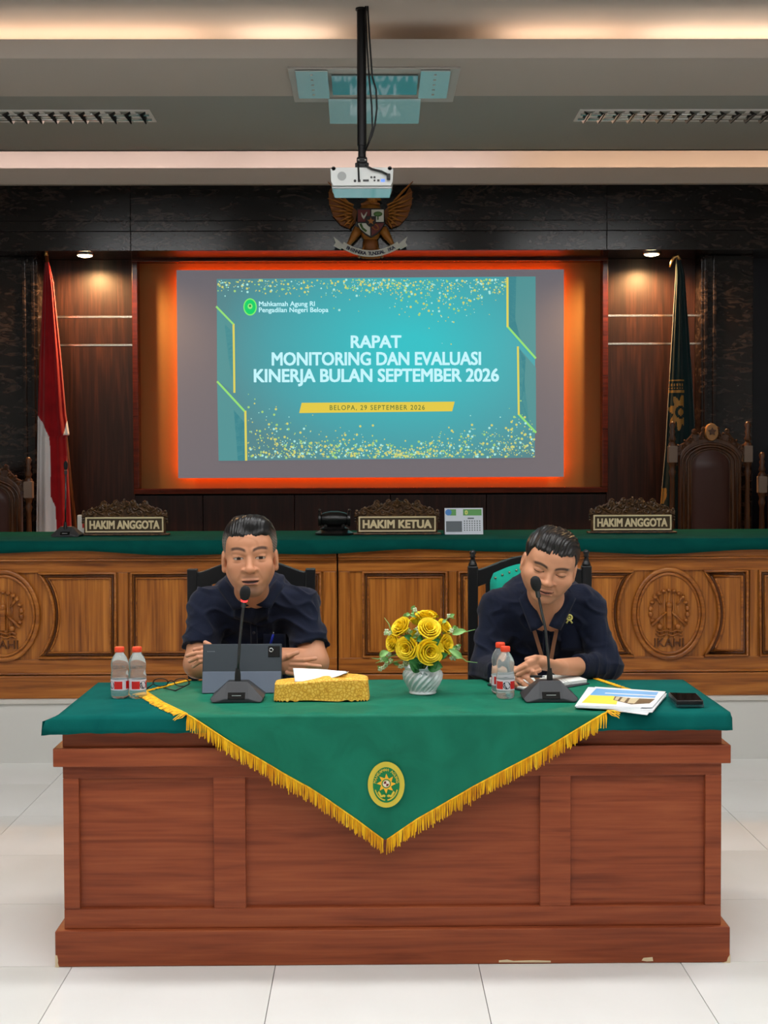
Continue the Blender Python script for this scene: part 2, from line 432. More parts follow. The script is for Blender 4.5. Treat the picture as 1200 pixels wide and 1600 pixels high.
for (x, y, s) in ((-2.2, 0.6, 'left rear'), (0.0, 0.6, 'middle rear'), (2.2, 0.6, 'right rear'), (-2.2, 2.6, 'left middle'), (0.0, 2.6, 'central'), (2.2, 2.6, 'right middle'), (-1.9, 4.5, 'left front'), (0.0, 4.5, 'middle front'), (1.9, 4.5, 'right front')):
    troffer(x, y, ZC, 'lit fluorescent troffer in the main ceiling, %s one' % s, True, W=0.3)
# ---- dark marble: header, columns
m_marble = mat('polished dark marble', C(24,20,20), 0.16, spec=0.35)
n_, l_, b_ = nodes(m_marble)
t_ = tex(m_marble, 'Noise', 3.2, (0.8,1,2.6), 9.0, 2.2)
t2 = tex(m_marble, 'Noise', 14.0, (0.6,1,1.6), 5.0, 2.5)
mx = n_.new('ShaderNodeMath'); mx.operation = 'MULTIPLY'; l_.new(t_.outputs[0], mx.inputs[0]); l_.new(t2.outputs[0], mx.inputs[1])
l_.new(ramp(m_marble.node_tree, mx.outputs[0], [(0.17, C(10,8,9)), (0.27, C(22,17,17)), (0.34, C(52,42,38)), (0.40, C(18,14,14))]).outputs[0], b_.inputs['Base Color'])
ZH = PZ(391, YHEAD)
header = struct('wall_header', MB().box((XL, YHEAD+0.012, ZH), (XR, YWALL+0.2, ZF0)), m_marble)
zs = [ZF0-0.001, PZ(345, YHEAD), PZ(361, YHEAD), ZH-0.002]
for k in range(3):      # marble courses
    for xa, xb in ((XL, -1.45), (-1.447, 0.0), (0.003, 1.45), (1.453, XR)):
        mk('marble_panel', MB().box((xa, YHEAD - (0.006 if k == 1 else 0), zs[k+1]+0.0015), (xb, YHEAD+0.012, zs[k])), m_marble, header, bevel=0.002)
# ---- back wall
wb = struct('wall_back', MB().box((XL, YWALL+0.22, ZD), (XR, YWALL+0.4, 3.3)), mat('black wall void', C(16,14,18), 0.6))
NX0, NX1 = PX(219, YWALL), PX(940, YWALL); NZ0, NZ1 = PZ(762, YWALL), PZ(409, YWALL)
WX0, WX1 = PX(72, YWALL), PX(1085, YWALL)
m_ww = wood('dark vertical grain veneer', C(17,8,8), C(30,15,13), C(46,24,18), 'z', 0.4, spec=0.3)
pan = []
zt = [PZ(494, YWALL), PZ(538, YWALL)]
for side, (xa, xb) in enumerate(((WX0, NX0-0.03), (NX1+0.03, WX1))):
    for za, zb in ((ZD, zt[1]-0.006), (zt[1]+0.006, zt[0]-0.006), (zt[0]+0.006, ZH)):
        mk('veneer_panel', MB().box((xa, YWALL, za), (xb, YWALL+0.22, zb)), m_ww, wb, bevel=0.002)
    for z in zt:
        mk('metal_strip', MB().box((xa, YWALL-0.002, z-0.006), (xb, YWALL+0.01, z+0.006)), mat('brushed steel strip', C(200,195,185), 0.25, metal=1.0), wb)
xs = [NX0-0.03, PX(317, YWALL), PX(460, YWALL), PX(610, YWALL), PX(760, YWALL), NX1+0.03]
for a, b in zip(xs[:-1], xs[1:]):
    mk('veneer_panel', MB().box((a+0.002, YWALL, ZD), (b-0.002, YWALL+0.22, NZ0-0.045)), m_ww, wb, bevel=0.002)
m_fr = wood('glossy red brown frame wood', C(38,12,8), C(62,22,12), C(80,30,18), 'x', 0.18)
fb = MB(); e = 0.035
for lo, hi in (((NX0-e, YWALL-0.03, NZ0-e), (NX1+e, YWALL+0.21, NZ0)), ((NX0-e, YWALL-0.03, NZ1), (NX1+e, YWALL+0.21, NZ1+e)),
               ((NX0-e, YWALL-0.03, NZ0), (NX0, YWALL+0.21, NZ1)), ((NX1, YWALL-0.03, NZ0), (NX1+e, YWALL+0.21, NZ1))):
    mk('niche_frame', MB().box(lo, hi), m_fr, wb, bevel=0.004)
mk('niche_frame_head', MB().box((NX0-e, YWALL-0.01, NZ1+e), (NX1+e, YWALL+0.21, ZH)), m_fr, wb)
m_nb = mat('mustard fabric niche back', C(112,80,34), 0.8)
mk('niche_back', MB().box((NX0, YWALL+0.065, NZ0), (NX1, YWALL+0.22, NZ1)), m_nb, wb)
# columns and outer dark wall
for nm, (xa, xb) in (('wall_column_left', (PX(-60, YWALL), WX0)), ('wall_column_right', (WX1, PX(1165, YWALL)))):
    c = struct(nm, MB().box((xa, YWALL-0.16, ZD), (xb, YWALL+0.22, ZH)), m_marble, bevel=0.006)
    xi = WX0 if xa < 0 else WX1; s = 1 if xa < 0 else -1
    for q in (0, 1):
        mk('column_fluting', MB().box((xi-s*(0.03+0.055*q)-0.012, YWALL-0.172, ZD), (xi-s*(0.03+0.055*q)+0.012, YWALL-0.158, ZH)), m_marble, c, bevel=0.005)
m_navy = mat('dark navy gloss wall panel', C(9,11,22), 0.3, spec=0.3)
struct('wall_navy_right', MB().box((PX(1166, YWALL), YWALL, ZD), (XR, YWALL+0.22, ZH)), m_navy)
struct('wall_navy_left', MB().box((XL, YWALL, ZD), (PX(-61, YWALL), YWALL+0.22, ZH)), m_navy)
# downlights in the underside of the header
m_dl = mat('warm downlight glass', (1,1,1,1), 0.4, emit=(1.0,0.72,0.38,1), es=30)
for px, lb in ((137, 'warm round downlight above the red and white flag'), (1017, 'warm round downlight above the dark green flag')):
    x = PX(px, 8.83); t = thing('downlight', lb, 'ceiling light', (x, 8.83, ZH), group='downlights under the marble header')
    mk('trim_ring', MB().tube([(0.052*math.cos(a*math.pi/12), 0.052*math.sin(a*math.pi/12), -0.004) for a in range(24)], 0.008, 6, closed=True), m_alu, t, world=False, smooth=True)
    mk('lens', MB().lathe([(0.05, -0.004), (0.042, -0.014), (0.02, -0.02)], 20), m_dl, t, world=False, smooth=True)
    l = bpy.data.lights.new('downlight_beam', 'SPOT'); l.energy = 170; l.color = (1.0, 0.55, 0.22); l.spot_size = math.radians(168); l.spot_blend = 0.6; l.shadow_soft_size = 0.03
    lo = bpy.data.objects.new('downlight_beam', l); link(lo, t, (0, 0, -0.03), world=False)
# ================================================================= PROJECTION SCREEN
YS = YWALL - 0.02
def S(px, py, dy=0.0):
    p = P(px, py, Y=YS); return (p.x, YS-dy, p.z)
scr = thing('projection_screen', 'large lit projection screen with teal slide and orange glow around its edge', 'projection screen', (PX(580, YS), YS, PZ(583, YS)))
def quad(mb, pts): return mb.add(pts, [tuple(range(len(pts)))])
a, b = S(277, 421), S(881, 746)
m_board = mat('grey lit screen surface', C(62,60,64), 0.8, emit=C(124,119,126), es=0.68)
mk('screen_board', MB().box((a[0], YS, b[2]), (b[0], YS+0.03, a[2])), m_board, scr)
# slide: procedural teal gradient in the slide's own coordinates
sa, sb = S(340, 434), S(837, 718)
m_slide = mat('teal slide', (0,0,0,1), 0.8)
n_, l_, b_ = nodes(m_slide)
tc = n_.new('ShaderNodeTexCoord'); mp = n_.new('ShaderNodeMapping')
cx, cz = S(640, 545)[0], S(640, 545)[2]
mp.inputs['Location'].default_value = (-cx/1.25, 0, -cz/0.85); mp.inputs['Scale'].default_value = (1/1.25, 0, 1/0.85)
g = n_.new('ShaderNodeTexGradient'); g.gradient_type = 'SPHERICAL'
l_.new(tc.outputs['Object'], mp.inputs[0]); l_.new(mp.outputs[0], g.inputs[0])
rr = ramp(m_slide.node_tree, g.outputs[0], [(0.0, C(88,140,146)), (0.3, C(76,166,174)), (0.9, C(58,200,206))])
l_.new(rr.outputs[0], b_.inputs['Emission Color']); b_.inputs['Emission Strength'].default_value = 0.92
slide = mk('projected_slide', quad(MB(), [S(340,435,.002), S(342,719,.002), S(836,716,.002), S(838,433,.002)][::1]), m_slide, scr)
def em(name, c, s=0.95): return mat(name, (0,0,0,1), 0.8, emit=c, es=s)
m_shade = em('teal facet', C(84,150,152)); m_dk = em('dark teal facet', C(66,136,144)); m_gold = em('slide gold line', C(226,214,96)); m_lime = em('slide lime line', C(150,226,120))
m_txt = em('slide pale letters', C(196,246,252), 1.0)
for pts, m in (([(340,478),(366,506),(366,612),(340,593)], m_shade), ([(340,598),(383,642),(383,719),(342,719)], m_shade), ([(352,505),(366,520),(366,600),(358,560)], m_dk),
               ([(366,640),(383,660),(383,719),(372,719)], m_dk), ([(796,433),(838,433),(838,560),(796,512)], m_shade), ([(812,545),(838,575),(838,675),(812,648)], m_shade), ([(812,545),(822,560),(820,600),(828,668),(812,648)], m_dk), ([(796,433),(808,433),(806,500),(815,535),(796,512)], m_dk)):
    mk('slide_facet', quad(MB(), [S(x, y, .003) for x, y in pts]), m, slide)
def ribbon(pts, wpx, m):
    mb = MB()
    for (x0,y0),(x1,y1) in zip(pts[:-1], pts[1:]):
        L = math.hypot(x1-x0, y1-y0); nx, ny = -(y1-y0)/L*wpx/2, (x1-x0)/L*wpx/2
        quad(mb, [S(x0+nx,y0+ny,.004), S(x0-nx,y0-ny,.004), S(x1-nx,y1-ny,.004), S(x1+nx,y1+ny,.004)])
    mk('slide_line', mb, m, slide)
ribbon([(339,478),(366,506)], 3.0, m_lime); ribbon([(366,505),(367,613)], 3.2, m_gold)
ribbon([(340,595),(383,642)], 3.2, m_lime); ribbon([(384,641),(385,719)], 3.4, m_gold)
ribbon([(794,434),(794,512)], 3.4, m_gold); ribbon([(794,511),(838,561)], 3.2, m_lime)
ribbon([(810,542),(811,649)], 3.2, m_gold); ribbon([(811,648),(838,677)], 3.2, m_lime)
mk('date_bar', quad(MB(), [S(472,629,.004), S(468,645,.004), S(707,643,.004), S(711,628,.004)]), em('slide yellow bar', C(232,206,74)), slide)
def words(body, x0, x1, y0, y1, m, bold=0.0, spacing=1.0, name='slide_text', lower=False):
    c = S((x0+x1)/2, (y0+y1)/2, .006); s = YS/F
    mk(name, at(text(body, (x1-x0)*s, (y1-y0)*s, bold, spacing=spacing), c), m, slide)
words('RAPAT', 549, 628, 524, 544, m_txt, 0.03, 0.98)
words('MONITORING DAN EVALUASI', 426, 752, 550, 571, m_txt, 0.03, 0.98)
words('KINERJA BULAN SEPTEMBER 2026', 398, 780, 576, 597, m_txt, 0.03, 0.98)
words('Mahkamah Agung RI', 406, 493, 470.5, 478, m_txt, 0.02)
words('Pengadilan Negeri Belopa', 406, 514, 480, 487.5, m_txt, 0.02)
words('BELOPA, 29 SEPTEMBER 2026', 516, 664, 633, 640.5, em('slide dark green letters', C(96,120,60)), 0.01, 1.25)
def disc(cx, cy, rx, ry, dy, n=24): return quad(MB(), [S(cx+rx*math.cos(2*math.pi*k/n), cy+ry*math.sin(2*math.pi*k/n), dy) for k in range(n)][::-1])
mk('slide_seal', disc(392, 479, 10.5, 13.5, .005), em('seal lime rim', C(130,240,110), 1.0), slide)
mk('slide_seal_field', disc(392, 479, 8.8, 11.6, .006), em('seal green field', C(20,214,110)), slide)
mk('slide_seal_star', disc(392, 478, 4.0, 4.5, .007, 8), em('seal yellow star', C(150,236,130), 1.0), slide)
mk('slide_seal_core', disc(392, 477.5, 1.8, 2.0, .008, 8), em('seal dark core', C(60,120,70), 1.0), slide)
gl = [MB(), MB(), MB()]
def dot(x, y, r):
    if not (342 < x < 836 and 436 < y < 716): return
    if (384 < x < 520 and 464 < y < 492) or x > 791 and y < 520 and x < 797: return
    quad(gl[random.choice((0,0,1,2))], [S(x+r*math.cos(k*1.0472), y+r*math.sin(k*1.0472), .0045) for k in range(6)][::-1])
for _ in range(900):        # top spray
    x = random.uniform(342, 795); dens = 1.0 if x > 560 else 0.45
    dep = 18+62*((x-342)/450)**1.2 * (0.6+0.4*math.sin(x*0.03))
    if random.random() < dens: dot(x, 437+abs(random.gauss(0, 0.55))*dep, random.choice((0.7,0.8,0.9,1.1,1.4,2.0)))
for _ in range(1150):       # bottom spray
    x = random.uniform(388, 835); d = 18+34*math.exp(-((x-400)/90)**2)+30*math.exp(-((x-800)/70)**2)+12*math.sin(x*0.02)**2
    dot(x, 715-abs(random.gauss(0, 0.55))*d, random.choice((0.7,0.8,0.9,1.1,1.4,2.0)))
for k, m in enumerate((em('glitter gold', C(214,214,120), 0.95), em('glitter pale', C(176,236,226), 0.95), em('glitter lime', C(170,220,130), 0.9))):
    tag(mk('slide_glitter', gl[k], m, slide), kind='stuff')
# orange strip behind the board
m_or = mat('orange edge strip', (0,0,0,1), 0.5, emit=(1.0,0.10,0.004,1), es=36)
for lo, hi in (((a[0]+.012, YS+.032, b[2]+.012), (b[0]-.012, YS+.042, b[2]+.026)), ((a[0]+.012, YS+.032, a[2]-.026), (b[0]-.012, YS+.042, a[2]-.012)),
               ((a[0]+.012, YS+.032, b[2]+.026), (a[0]+.026, YS+.042, a[2]-.026)), ((b[0]-.026, YS+.032, b[2]+.026), (b[0]-.012, YS+.042, a[2]-.026))):
    mk('edge_strip', MB().box(lo, hi), m_or, scr)
mk('screen_spacer', MB().box((a[0]+.3, YS+.03, b[2]+.3), (b[0]-.3, YWALL+.06, a[2]-.3)), mat('black spacer', C(20,20,20), .8), scr)
#@@PART3@@
# ================================================================= FRONT DESK
ZT = 0.747
m_dw = wood('reddish brown laminate', C(104,46,25), C(137,66,37), C(155,82,47), 'x', 0.42, 0.8, contrast=0.8, spec=0.35)
BX0, BX1 = PX(95, D0, 1300), PX(1128, D0, 1300); PX0, PX1 = PX(83.5, D0, 1480), PX(1138.5, D0, 1480)
YBK = PY(1062, ZT+0.005)
desk = thing('meeting_desk', 'wide reddish brown wooden desk with three sunken front panels', 'desk', ((BX0+BX1)/2, (D0+YBK)/2, 0))
def DZ(py): return PZ(py, D0)
zpl = DZ(1452); zb0, zb1 = DZ(1196), DZ(1167); ztop = DZ(1142)
def ushape(x0, x1, y0, y1, z0, z1, th=0.03):
    return MB().slab([(x0, y0), (x1, y0), (x1, y1), (x1-th, y1), (x1-th, y0+th), (x0+th, y0+th), (x0+th, y1), (x0, y1)], z0, z1)
mk('plinth', ushape(PX0, PX1, D0, YBK-0.02, 0, zpl, 0.045), m_dw, desk, bevel=0.004)
yf = D0+0.02
mk('band_moulding', ushape(PX0, PX1, D0, YBK-0.02, zb0, zb1, 0.045), m_dw, desk, bevel=0.003)
mk('neck_rail', ushape(BX0, BX1, yf, YBK-0.03, zb1, ztop+0.02), m_dw, desk, bevel=0.002)
cols = [(122, 332), (382, 842), (890, 1100)]; pz0, pz1 = DZ(1421), DZ(1216)
xe = [BX0]
for x0, x1 in cols: xe += [PX(x0, yf, 1300), PX(x1, yf, 1300)]
xe.append(BX1)
for k in range(4): mk('stile', MB().box((xe[2*k], yf, pz0), (xe[2*k+1], yf+0.03, pz1)), m_dw, desk, bevel=0.002)
mk('rail', MB().box((BX0, yf, zpl), (BX1, yf+0.03, pz0)), m_dw, desk, bevel=0.002)
mk('rail', MB().box((BX0, yf, pz1), (BX1, yf+0.03, zb0)), m_dw, desk, bevel=0.002)
for k in range(3):
    x0, x1 = xe[2*k+1], xe[2*k+2]; i = 0.018; r = 0.016
    pm = MB(); pm.box((x0, yf+r, pz0), (x1, yf+0.03, pz1))
    mk('front_panel', pm, m_dw, desk)
for x0, x1 in ((BX0, BX0+0.025), (BX1-0.025, BX1)): mk('side_panel', MB().box((x0, yf+0.03, zpl), (x1, YBK-0.05, zb0)), m_dw, desk, bevel=0.002)
mk('worktop', MB().box((PX0+0.01, D0+0.005, ztop+0.02), (PX1-0.01, YBK-0.012, ZT-0.004)), m_dw, desk)
m_chip = mat('bare chipped board', C(216,196,160), 0.9)
def chip(pts): mk('chip', MB().prism([(P(x, y, Y=D0).x, max(0.0, P(x, y, Y=D0).z)) for x, y in pts][::-1], D0-0.0012, D0+0.004), m_chip, desk)
chip([(84,1491),(87,1491),(88.5,1499),(88,1503),(90,1509.5),(84,1509.5)])
chip([(1138.5,1493),(1135,1498),(1133,1504),(1126,1506),(1138.5,1506.5)]); chip([(1003,1498),(1017,1497),(1018,1503),(1008,1503.5),(1000,1502)])
chip([(777,1501),(790,1500),(800,1502),(830,1501),(858,1502),(858,1504.5),(777,1504)])
# ---- teal tablecloth
m_tc = cloth('teal tablecloth', C(10,84,80), C(14,94,88), fold=0.1, sheen=0.0, spec=0.05)
zfl = PZ(1143, D0-0.02)
CX0, CX1 = PX(87, D0-0.02, 1113), PX(1141, D0-0.02, 1113)
def cloth_top():
    mb = MB(); hem = random.Random(3)
    n = 120; yb = YBK+0.004; prof = [(yb+0.006, ZT-0.10), (yb+0.004, ZT-0.02), (yb, ZT-0.004), (yb-0.012, ZT)] + [(yb-0.012-(yb-0.012-(D0-0.008))*t, ZT) for t in (0.25,0.5,0.75,1.0)] + [(D0-0.016, ZT-0.003), (D0-0.02, ZT-0.012), (D0-0.023, ZT-0.035), (D0-0.025, zfl)]
    v = []
    for j, (y, z) in enumerate(prof):
        for i in range(n+1):
            u = i/n; x = CX0+(CX1-CX0)*u; yy, zz = y, z
            front = j >= 8
            if front:
                fl = max(0.0, 1-u/0.05)             # flared, frayed left corner
                t = (ZT-z)/(ZT-zfl)
                x -= fl*0.040*min(1, t/0.3); yy -= 0.002*math.sin(u*60)*t
                if j == len(prof)-1: zz += 0.0012*math.sin(u*170)+0.001*math.sin(u*61) - fl*0.006
                fr = max(0.0, 1-(1-u)/0.012); x += fr*0.004*t
            v.append((x, yy, zz))
    f = [(j*(n+1)+i, j*(n+1)+i+1, (j+1)*(n+1)+i+1, (j+1)*(n+1)+i) for j in range(len(prof)-1) for i in range(n)]
    N = len(prof); base = len(v)
    # side drops
    mb.add(v, f)
    for s, xi in ((-1, CX0), (1, CX1)):
        pts = []; ys = np.linspace(D0-0.008, yb, 30)
        for k, y in enumerate(ys):
            kk = max(0, 1-k/5)
            fl = 0.040*kk if s < 0 else 0.0
            pts += [(xi, y, ZT), (xi+s*(0.004+0.93*fl), y-0.012*kk, ZT-0.014), (xi+s*(0.004+fl), y-0.017*kk, zfl+0.0015*math.sin(k*1.3)-(0.006*kk if s < 0 else 0))]
        f2 = []
        for k in range(29):
            for q in (0, 1): a = k*3+q; f2.append((a, a+1, a+4, a+3) if s > 0 else (a, a+3, a+4, a+1))
        mb.add(pts, f2)
    return mb
tc_ = mk('tablecloth', cloth_top(), m_tc, smooth=True, angle=70, solid=0.0015)
tag(tc_, 'dark teal cloth covering the whole top of the front desk', 'tablecloth')
# ---- green overlay cloth with gold fringe
m_oc = cloth('emerald satin overlay', C(14,104,80), C(20,116,90), fold=0.6, sheen=0.0, spec=0.2, rough=0.6, foldscale=9.0)
YE = D0-0.036
def fold(x, s, lift=0.0):
    """unfolded cloth coordinates: s<0 lies on the desk, s>0 hangs down in front"""
    if s <= 0: return (x, YE+0.010-s, ZT+0.0045+lift)
    if s < 0.016: a = s/0.016*math.pi/2; return (x, YE+0.010-0.010*math.sin(a)-lift, ZT+0.0045-0.010*(1-math.cos(a)))
    t = s-0.016
    return (x, YE-0.006*math.sin(min(1, t/0.1)*1.5)*0 - 0.004*math.sin(x*26+t*9)*min(1, t/0.08)-0.003*math.sin(x*11-t*17)*min(1, t/0.08)-lift, ZT-0.0055-t)
def front_s(py): return (ZT-0.0055)-PZ(py, YE)+0.016
pl = P(228, 1083, z=ZT); pr = P(985, 1085, z=ZT)
sl = -(pl.y-YE-0.01); sr = -(pr.y-YE-0.01)
tipx = PX(600, YE, 1312); tips = front_s(1312)
lx0 = PX(290, YE, 1115); rx0 = PX(948, YE, 1112)
Lp = [(sl, pl.x), (sl*0.5, (pl.x*0.55+lx0*0.45)), (0.0, lx0), (front_s(1170), PX(378, YE, 1170)), (front_s(1230), PX(482, YE, 1230)), (front_s(1280), PX(556, YE, 1280)), (tips, tipx-0.006)]
Rp = [(sr, pr.x), (0.0, rx0), (front_s(1170), PX(852, YE, 1170)), (front_s(1230), PX(738, YE, 1230)), (front_s(1280), PX(650, YE, 1280)), (tips, tipx+0.006)]
sback = -(YBK-YE-0.012)
Lb = (sback, P(300, 1062.5, z=ZT).x); Rb = (sback, P(922, 1062.5, z=ZT).x)
def interp(pts, s): return float(np.interp(s, [p[0] for p in pts], [p[1] for p in pts]))
Lall = [Lb] + Lp; Rall = [Rb] + Rp
ov = MB(); nu = 90; srows = list(np.linspace(sback, -0.001, 26)) + [0.002*k for k in range(0, 9)] + list(np.linspace(0.02, tips, 44))
v = [fold(interp(Lall, s)+(interp(Rall, s)-interp(Lall, s))*i/nu, s, 0.0008*math.sin(i*0.5+s*31)*(s<0)) for s in srows for i in range(nu+1)]
ov.add(v, [(j*(nu+1)+i, j*(nu+1)+i+1, (j+1)*(nu+1)+i+1, (j+1)*(nu+1)+i) for j in range(len(srows)-1) for i in range(nu)])
over = mk('overlay_cloth', ov, m_oc, smooth=True, solid=0.001)
tag(over, 'emerald green pointed cloth with gold fringe hanging over the desk front', 'cloth')
m_fg = mat('gold thread fringe', C(236,180,24), 0.55, spec=0.3)
n_, l_, b_ = nodes(m_fg); t_ = tex(m_fg, 'Noise', 90, (1,1,0.1), 2.0)
l_.new(ramp(m_fg.node_tree, t_.outputs[0], [(0.3, C(214,140,14)), (0.55, C(240,186,26)), (0.75, C(250,212,60))]).outputs[0], b_.inputs['Base Color'])
fr = MB(); rf = random.Random(5); braid = []
def edge_pts(pts, n):
    ss = np.array([p[0] for p in pts]); xx = np.array([p[1] for p in pts]); L = np.r_[0, np.cumsum(np.hypot(np.diff(ss), np.diff(xx)))]
    t = np.linspace(0, L[-1], n); return np.interp(t, L, xx), np.interp(t, L, ss)
for pts, sgn in ((Lp, -1), (Rp, 1)):
    ex, es = edge_pts(pts, 300)
    braid.append([fold(a, b, 0.003) for a, b in zip(ex, es)])
    for a, b in zip(ex, es):
        L = 0.040+rf.uniform(-0.006, 0.006) + (0.012 if rf.random() < 0.05 else 0)
        dx = rf.uniform(-0.004, 0.004)
        if b <= 0.0:
            p = [fold(a, b, 0.003), fold(a+sgn*0.014+dx, b+0.012, 0.004), fold(a+sgn*0.030+dx, b+0.022+rf.uniform(-.008,.008), 0.001)]
        else:
            p = [fold(a, b, 0.003), fold(a+dx*0.5, b+L*0.5, 0.004+rf.uniform(0,.002)), fold(a+dx, b+L, 0.003+rf.uniform(0,.003))]
        fr.tube(p, [0.0013, 0.0016, 0.0011], 4)
for side in (Lb, Lp[0]), (Rb, Rp[0]):       # back edges of the diamond lying on the desk
    for k in range(60):
        t = k/60; s = side[0][0]+(side[1][0]-side[0][0])*t; x = side[0][1]+(side[1][1]-side[0][1])*t; sg = -1 if side[0][1] < 0 else 1
        if rf.random() < 0.8: fr.tube([fold(x, s, 0.003), fold(x+sg*0.012, s-0.01+rf.uniform(-.004,.004), 0.002), fold(x+sg*0.022, s-0.012+rf.uniform(-.006,.006), 0.001)], [0.0016, 0.0016, 0.001], 4)
tag(mk('fringe', fr, m_fg, over, label='gold thread fringe'), kind='stuff')
for k, bpts in enumerate(braid): mk('fringe_braid', MB().tube(bpts, 0.0028, 5), m_fg, over, smooth=True)
# embroidered oval badge on the overlay
bc = P(602, 1226, Y=YE-0.008); yb_ = YE-0.0095
def oval(rx, rz, n=40): return [(bc.x+rx*math.sin(2*math.pi*k/n), bc.z+rz*math.cos(2*math.pi*k/n)) for k in range(n)][::-1]
m_by = mat('badge gold embroidery', C(206,186,60), 0.6); m_bg = mat('badge green felt', C(10,120,66), 0.8); m_bo = mat('badge orange gold sun', C(238,178,40), 0.6)
bd = mk('embroidered_badge', MB().prism(oval(0.0535, 0.0665), yb_-0.002, yb_+0.006), m_by, over, label='oval green and gold court badge')
mk('badge_field', MB().prism(oval(0.039, 0.052), yb_-0.003, yb_), m_bg, bd)
def star(c, r0, r1, n, rot=0, asp=1.0, ph=0.0): return [(c[0]+(r0 if k % 2 == 0 else r1)*math.sin(math.pi*k/n+rot+(ph if k % 2 else 0)), c[1]+asp*(r0 if k % 2 == 0 else r1)*math.cos(math.pi*k/n+rot+(ph if k % 2 else 0))) for k in range(2*n)][::-1]
sc_ = (bc.x, bc.z+0.004)
mk('badge_sun', MB().prism(star(sc_, 0.028, 0.0155, 8, 0, 1.05, 0.12), yb_-0.004, yb_), m_bo, bd)
for r, m, q in ((0.0135, m_bg, 0.0045), (0.0108, m_by, 0.005), (0.0095, mat('badge white', C(226,220,206), .7), 0.0055)):
    mk('badge_ring', MB().prism(star(sc_, r, r, 12), yb_-q, yb_), m, bd)
mk('badge_shield', MB().prism([(sc_[0]-.008, sc_[1]), (sc_[0], sc_[1]), (sc_[0], sc_[1]+.008), (sc_[0]-.006, sc_[1]+.007)], yb_-.006, yb_), mat('badge maroon', C(110,30,26), .7), bd)
mk('badge_shield', MB().prism([(sc_[0], sc_[1]-.008), (sc_[0]+.006, sc_[1]-.006), (sc_[0]+.008, sc_[1]), (sc_[0], sc_[1])], yb_-.006, yb_), MATS['badge maroon'], bd)
def arc_text(body, c, rx, rz, a0, a1, h, y, m, par, flip=False):
    n = len(body)
    for k, chh in enumerate(body):
        if chh == ' ': continue
        a = math.radians(a0+(a1-a0)*k/(n-1)); t = text(chh, None, h, 0.03)
        r = a if not flip else a+math.pi
        t.xf(Matrix.Rotation(r, 4, 'Y')); at(t, (c[0]+rx*math.sin(a), y, c[1]+rz*math.cos(a)))
        mk('letter', t, m, par)
arc_text('MAHKAMAH AGUNG', (bc.x, bc.z), 0.0335, 0.0445, -78, 78, 0.0085, yb_-0.0036, MATS['badge gold embroidery'], bd)
for s in (-1, 1):
    mk('badge_wreath', MB().tube([(bc.x+s*(0.0335*math.sin(a)), yb_-0.003, bc.z-0.0445*math.cos(a)) for a in np.linspace(0.1, 1.25, 10)], 0.0022, 5), MATS['badge gold embroidery'], bd)
    mk('badge_scroll', MB().tube([(bc.x+s*(0.004+0.020*t), yb_-0.0035, bc.z-0.034+0.012*t*t+0.003*math.sin(t*9)) for t in np.linspace(0, 1, 8)], [0.0035]*7+[0.0045], 5), m_by, bd)
# ================================================================= JUDGES' BENCH
m_tk = wood('golden brown teak', C(108,57,18), C(160,95,34), C(188,120,50), 'z', 0.3, 0.8)
m_tkx = wood('golden brown teak rails', C(104,54,18), C(152,88,32), C(178,111,46), 'x', 0.3, 0.8)
m_tkd = mat('dark teak groove and letter shade', C(84,44,16), 0.4)  # panel grooves, and the painted shade of the carved letters
def BP(px, py, dy=0.0): p = P(px, py, Y=YBN); return (p.x, YBN-dy, p.z)
def BXx(px): return PX(px, YBN, 960)
def BZ(py): return PZ(py, YBN)
ZBT = PZ(843, YBN-0.04)
seam = BXx(527)
def sweep(pts, m, par, r=0.010, closed=True, name='moulding', flat=0.7):
    mk(name, MB().tube(pts, r, 8, closed=closed, flat=flat), m, par, smooth=True)
def bench(x0, x1, label):
    t = thing('judge_bench', label, 'bench', ((x0+x1)/2, YBN+0.4, ZD), group='judges bench units')
    mk('carcass', MB().box((x0, YBN+0.012, ZD), (x1, YBN+0.80, ZBT-0.035)), m_tk, t)
    mk('base_rail', MB().box((x0, YBN-0.012, ZD), (x1, YBN+0.012, BZ(1053))), m_tkx, t, bevel=0.004)
    mk('lower_rail', MB().box((x0, YBN, BZ(1050)), (x1, YBN+0.012, BZ(1028))), m_tkx, t, bevel=0.002)
    sweep([(x0, YBN-0.004, BZ(1050)), (x1, YBN-0.004, BZ(1050))], m_tkx, t, 0.009, False)
    mk('upper_rail', MB().box((x0, YBN, BZ(893)), (x1, YBN+0.012, BZ(872))), m_tkx, t, bevel=0.002)
    mk('cornice', MB().box((x0, YBN-0.022, BZ(871)), (x1, YBN+0.012, ZBT-0.035)), m_tkx, t, bevel=0.006)
    sweep([(x0, YBN-0.014, BZ(873)), (x1, YBN-0.014, BZ(873))], m_tkx, t, 0.008, False)
    return t
ben1 = bench(XL+0.6, seam-0.004, 'carved teak judges bench unit behind the man on the left'); ben2 = bench(seam+0.004, XR-0.6, 'carved teak judges bench unit running from the middle to the right edge')
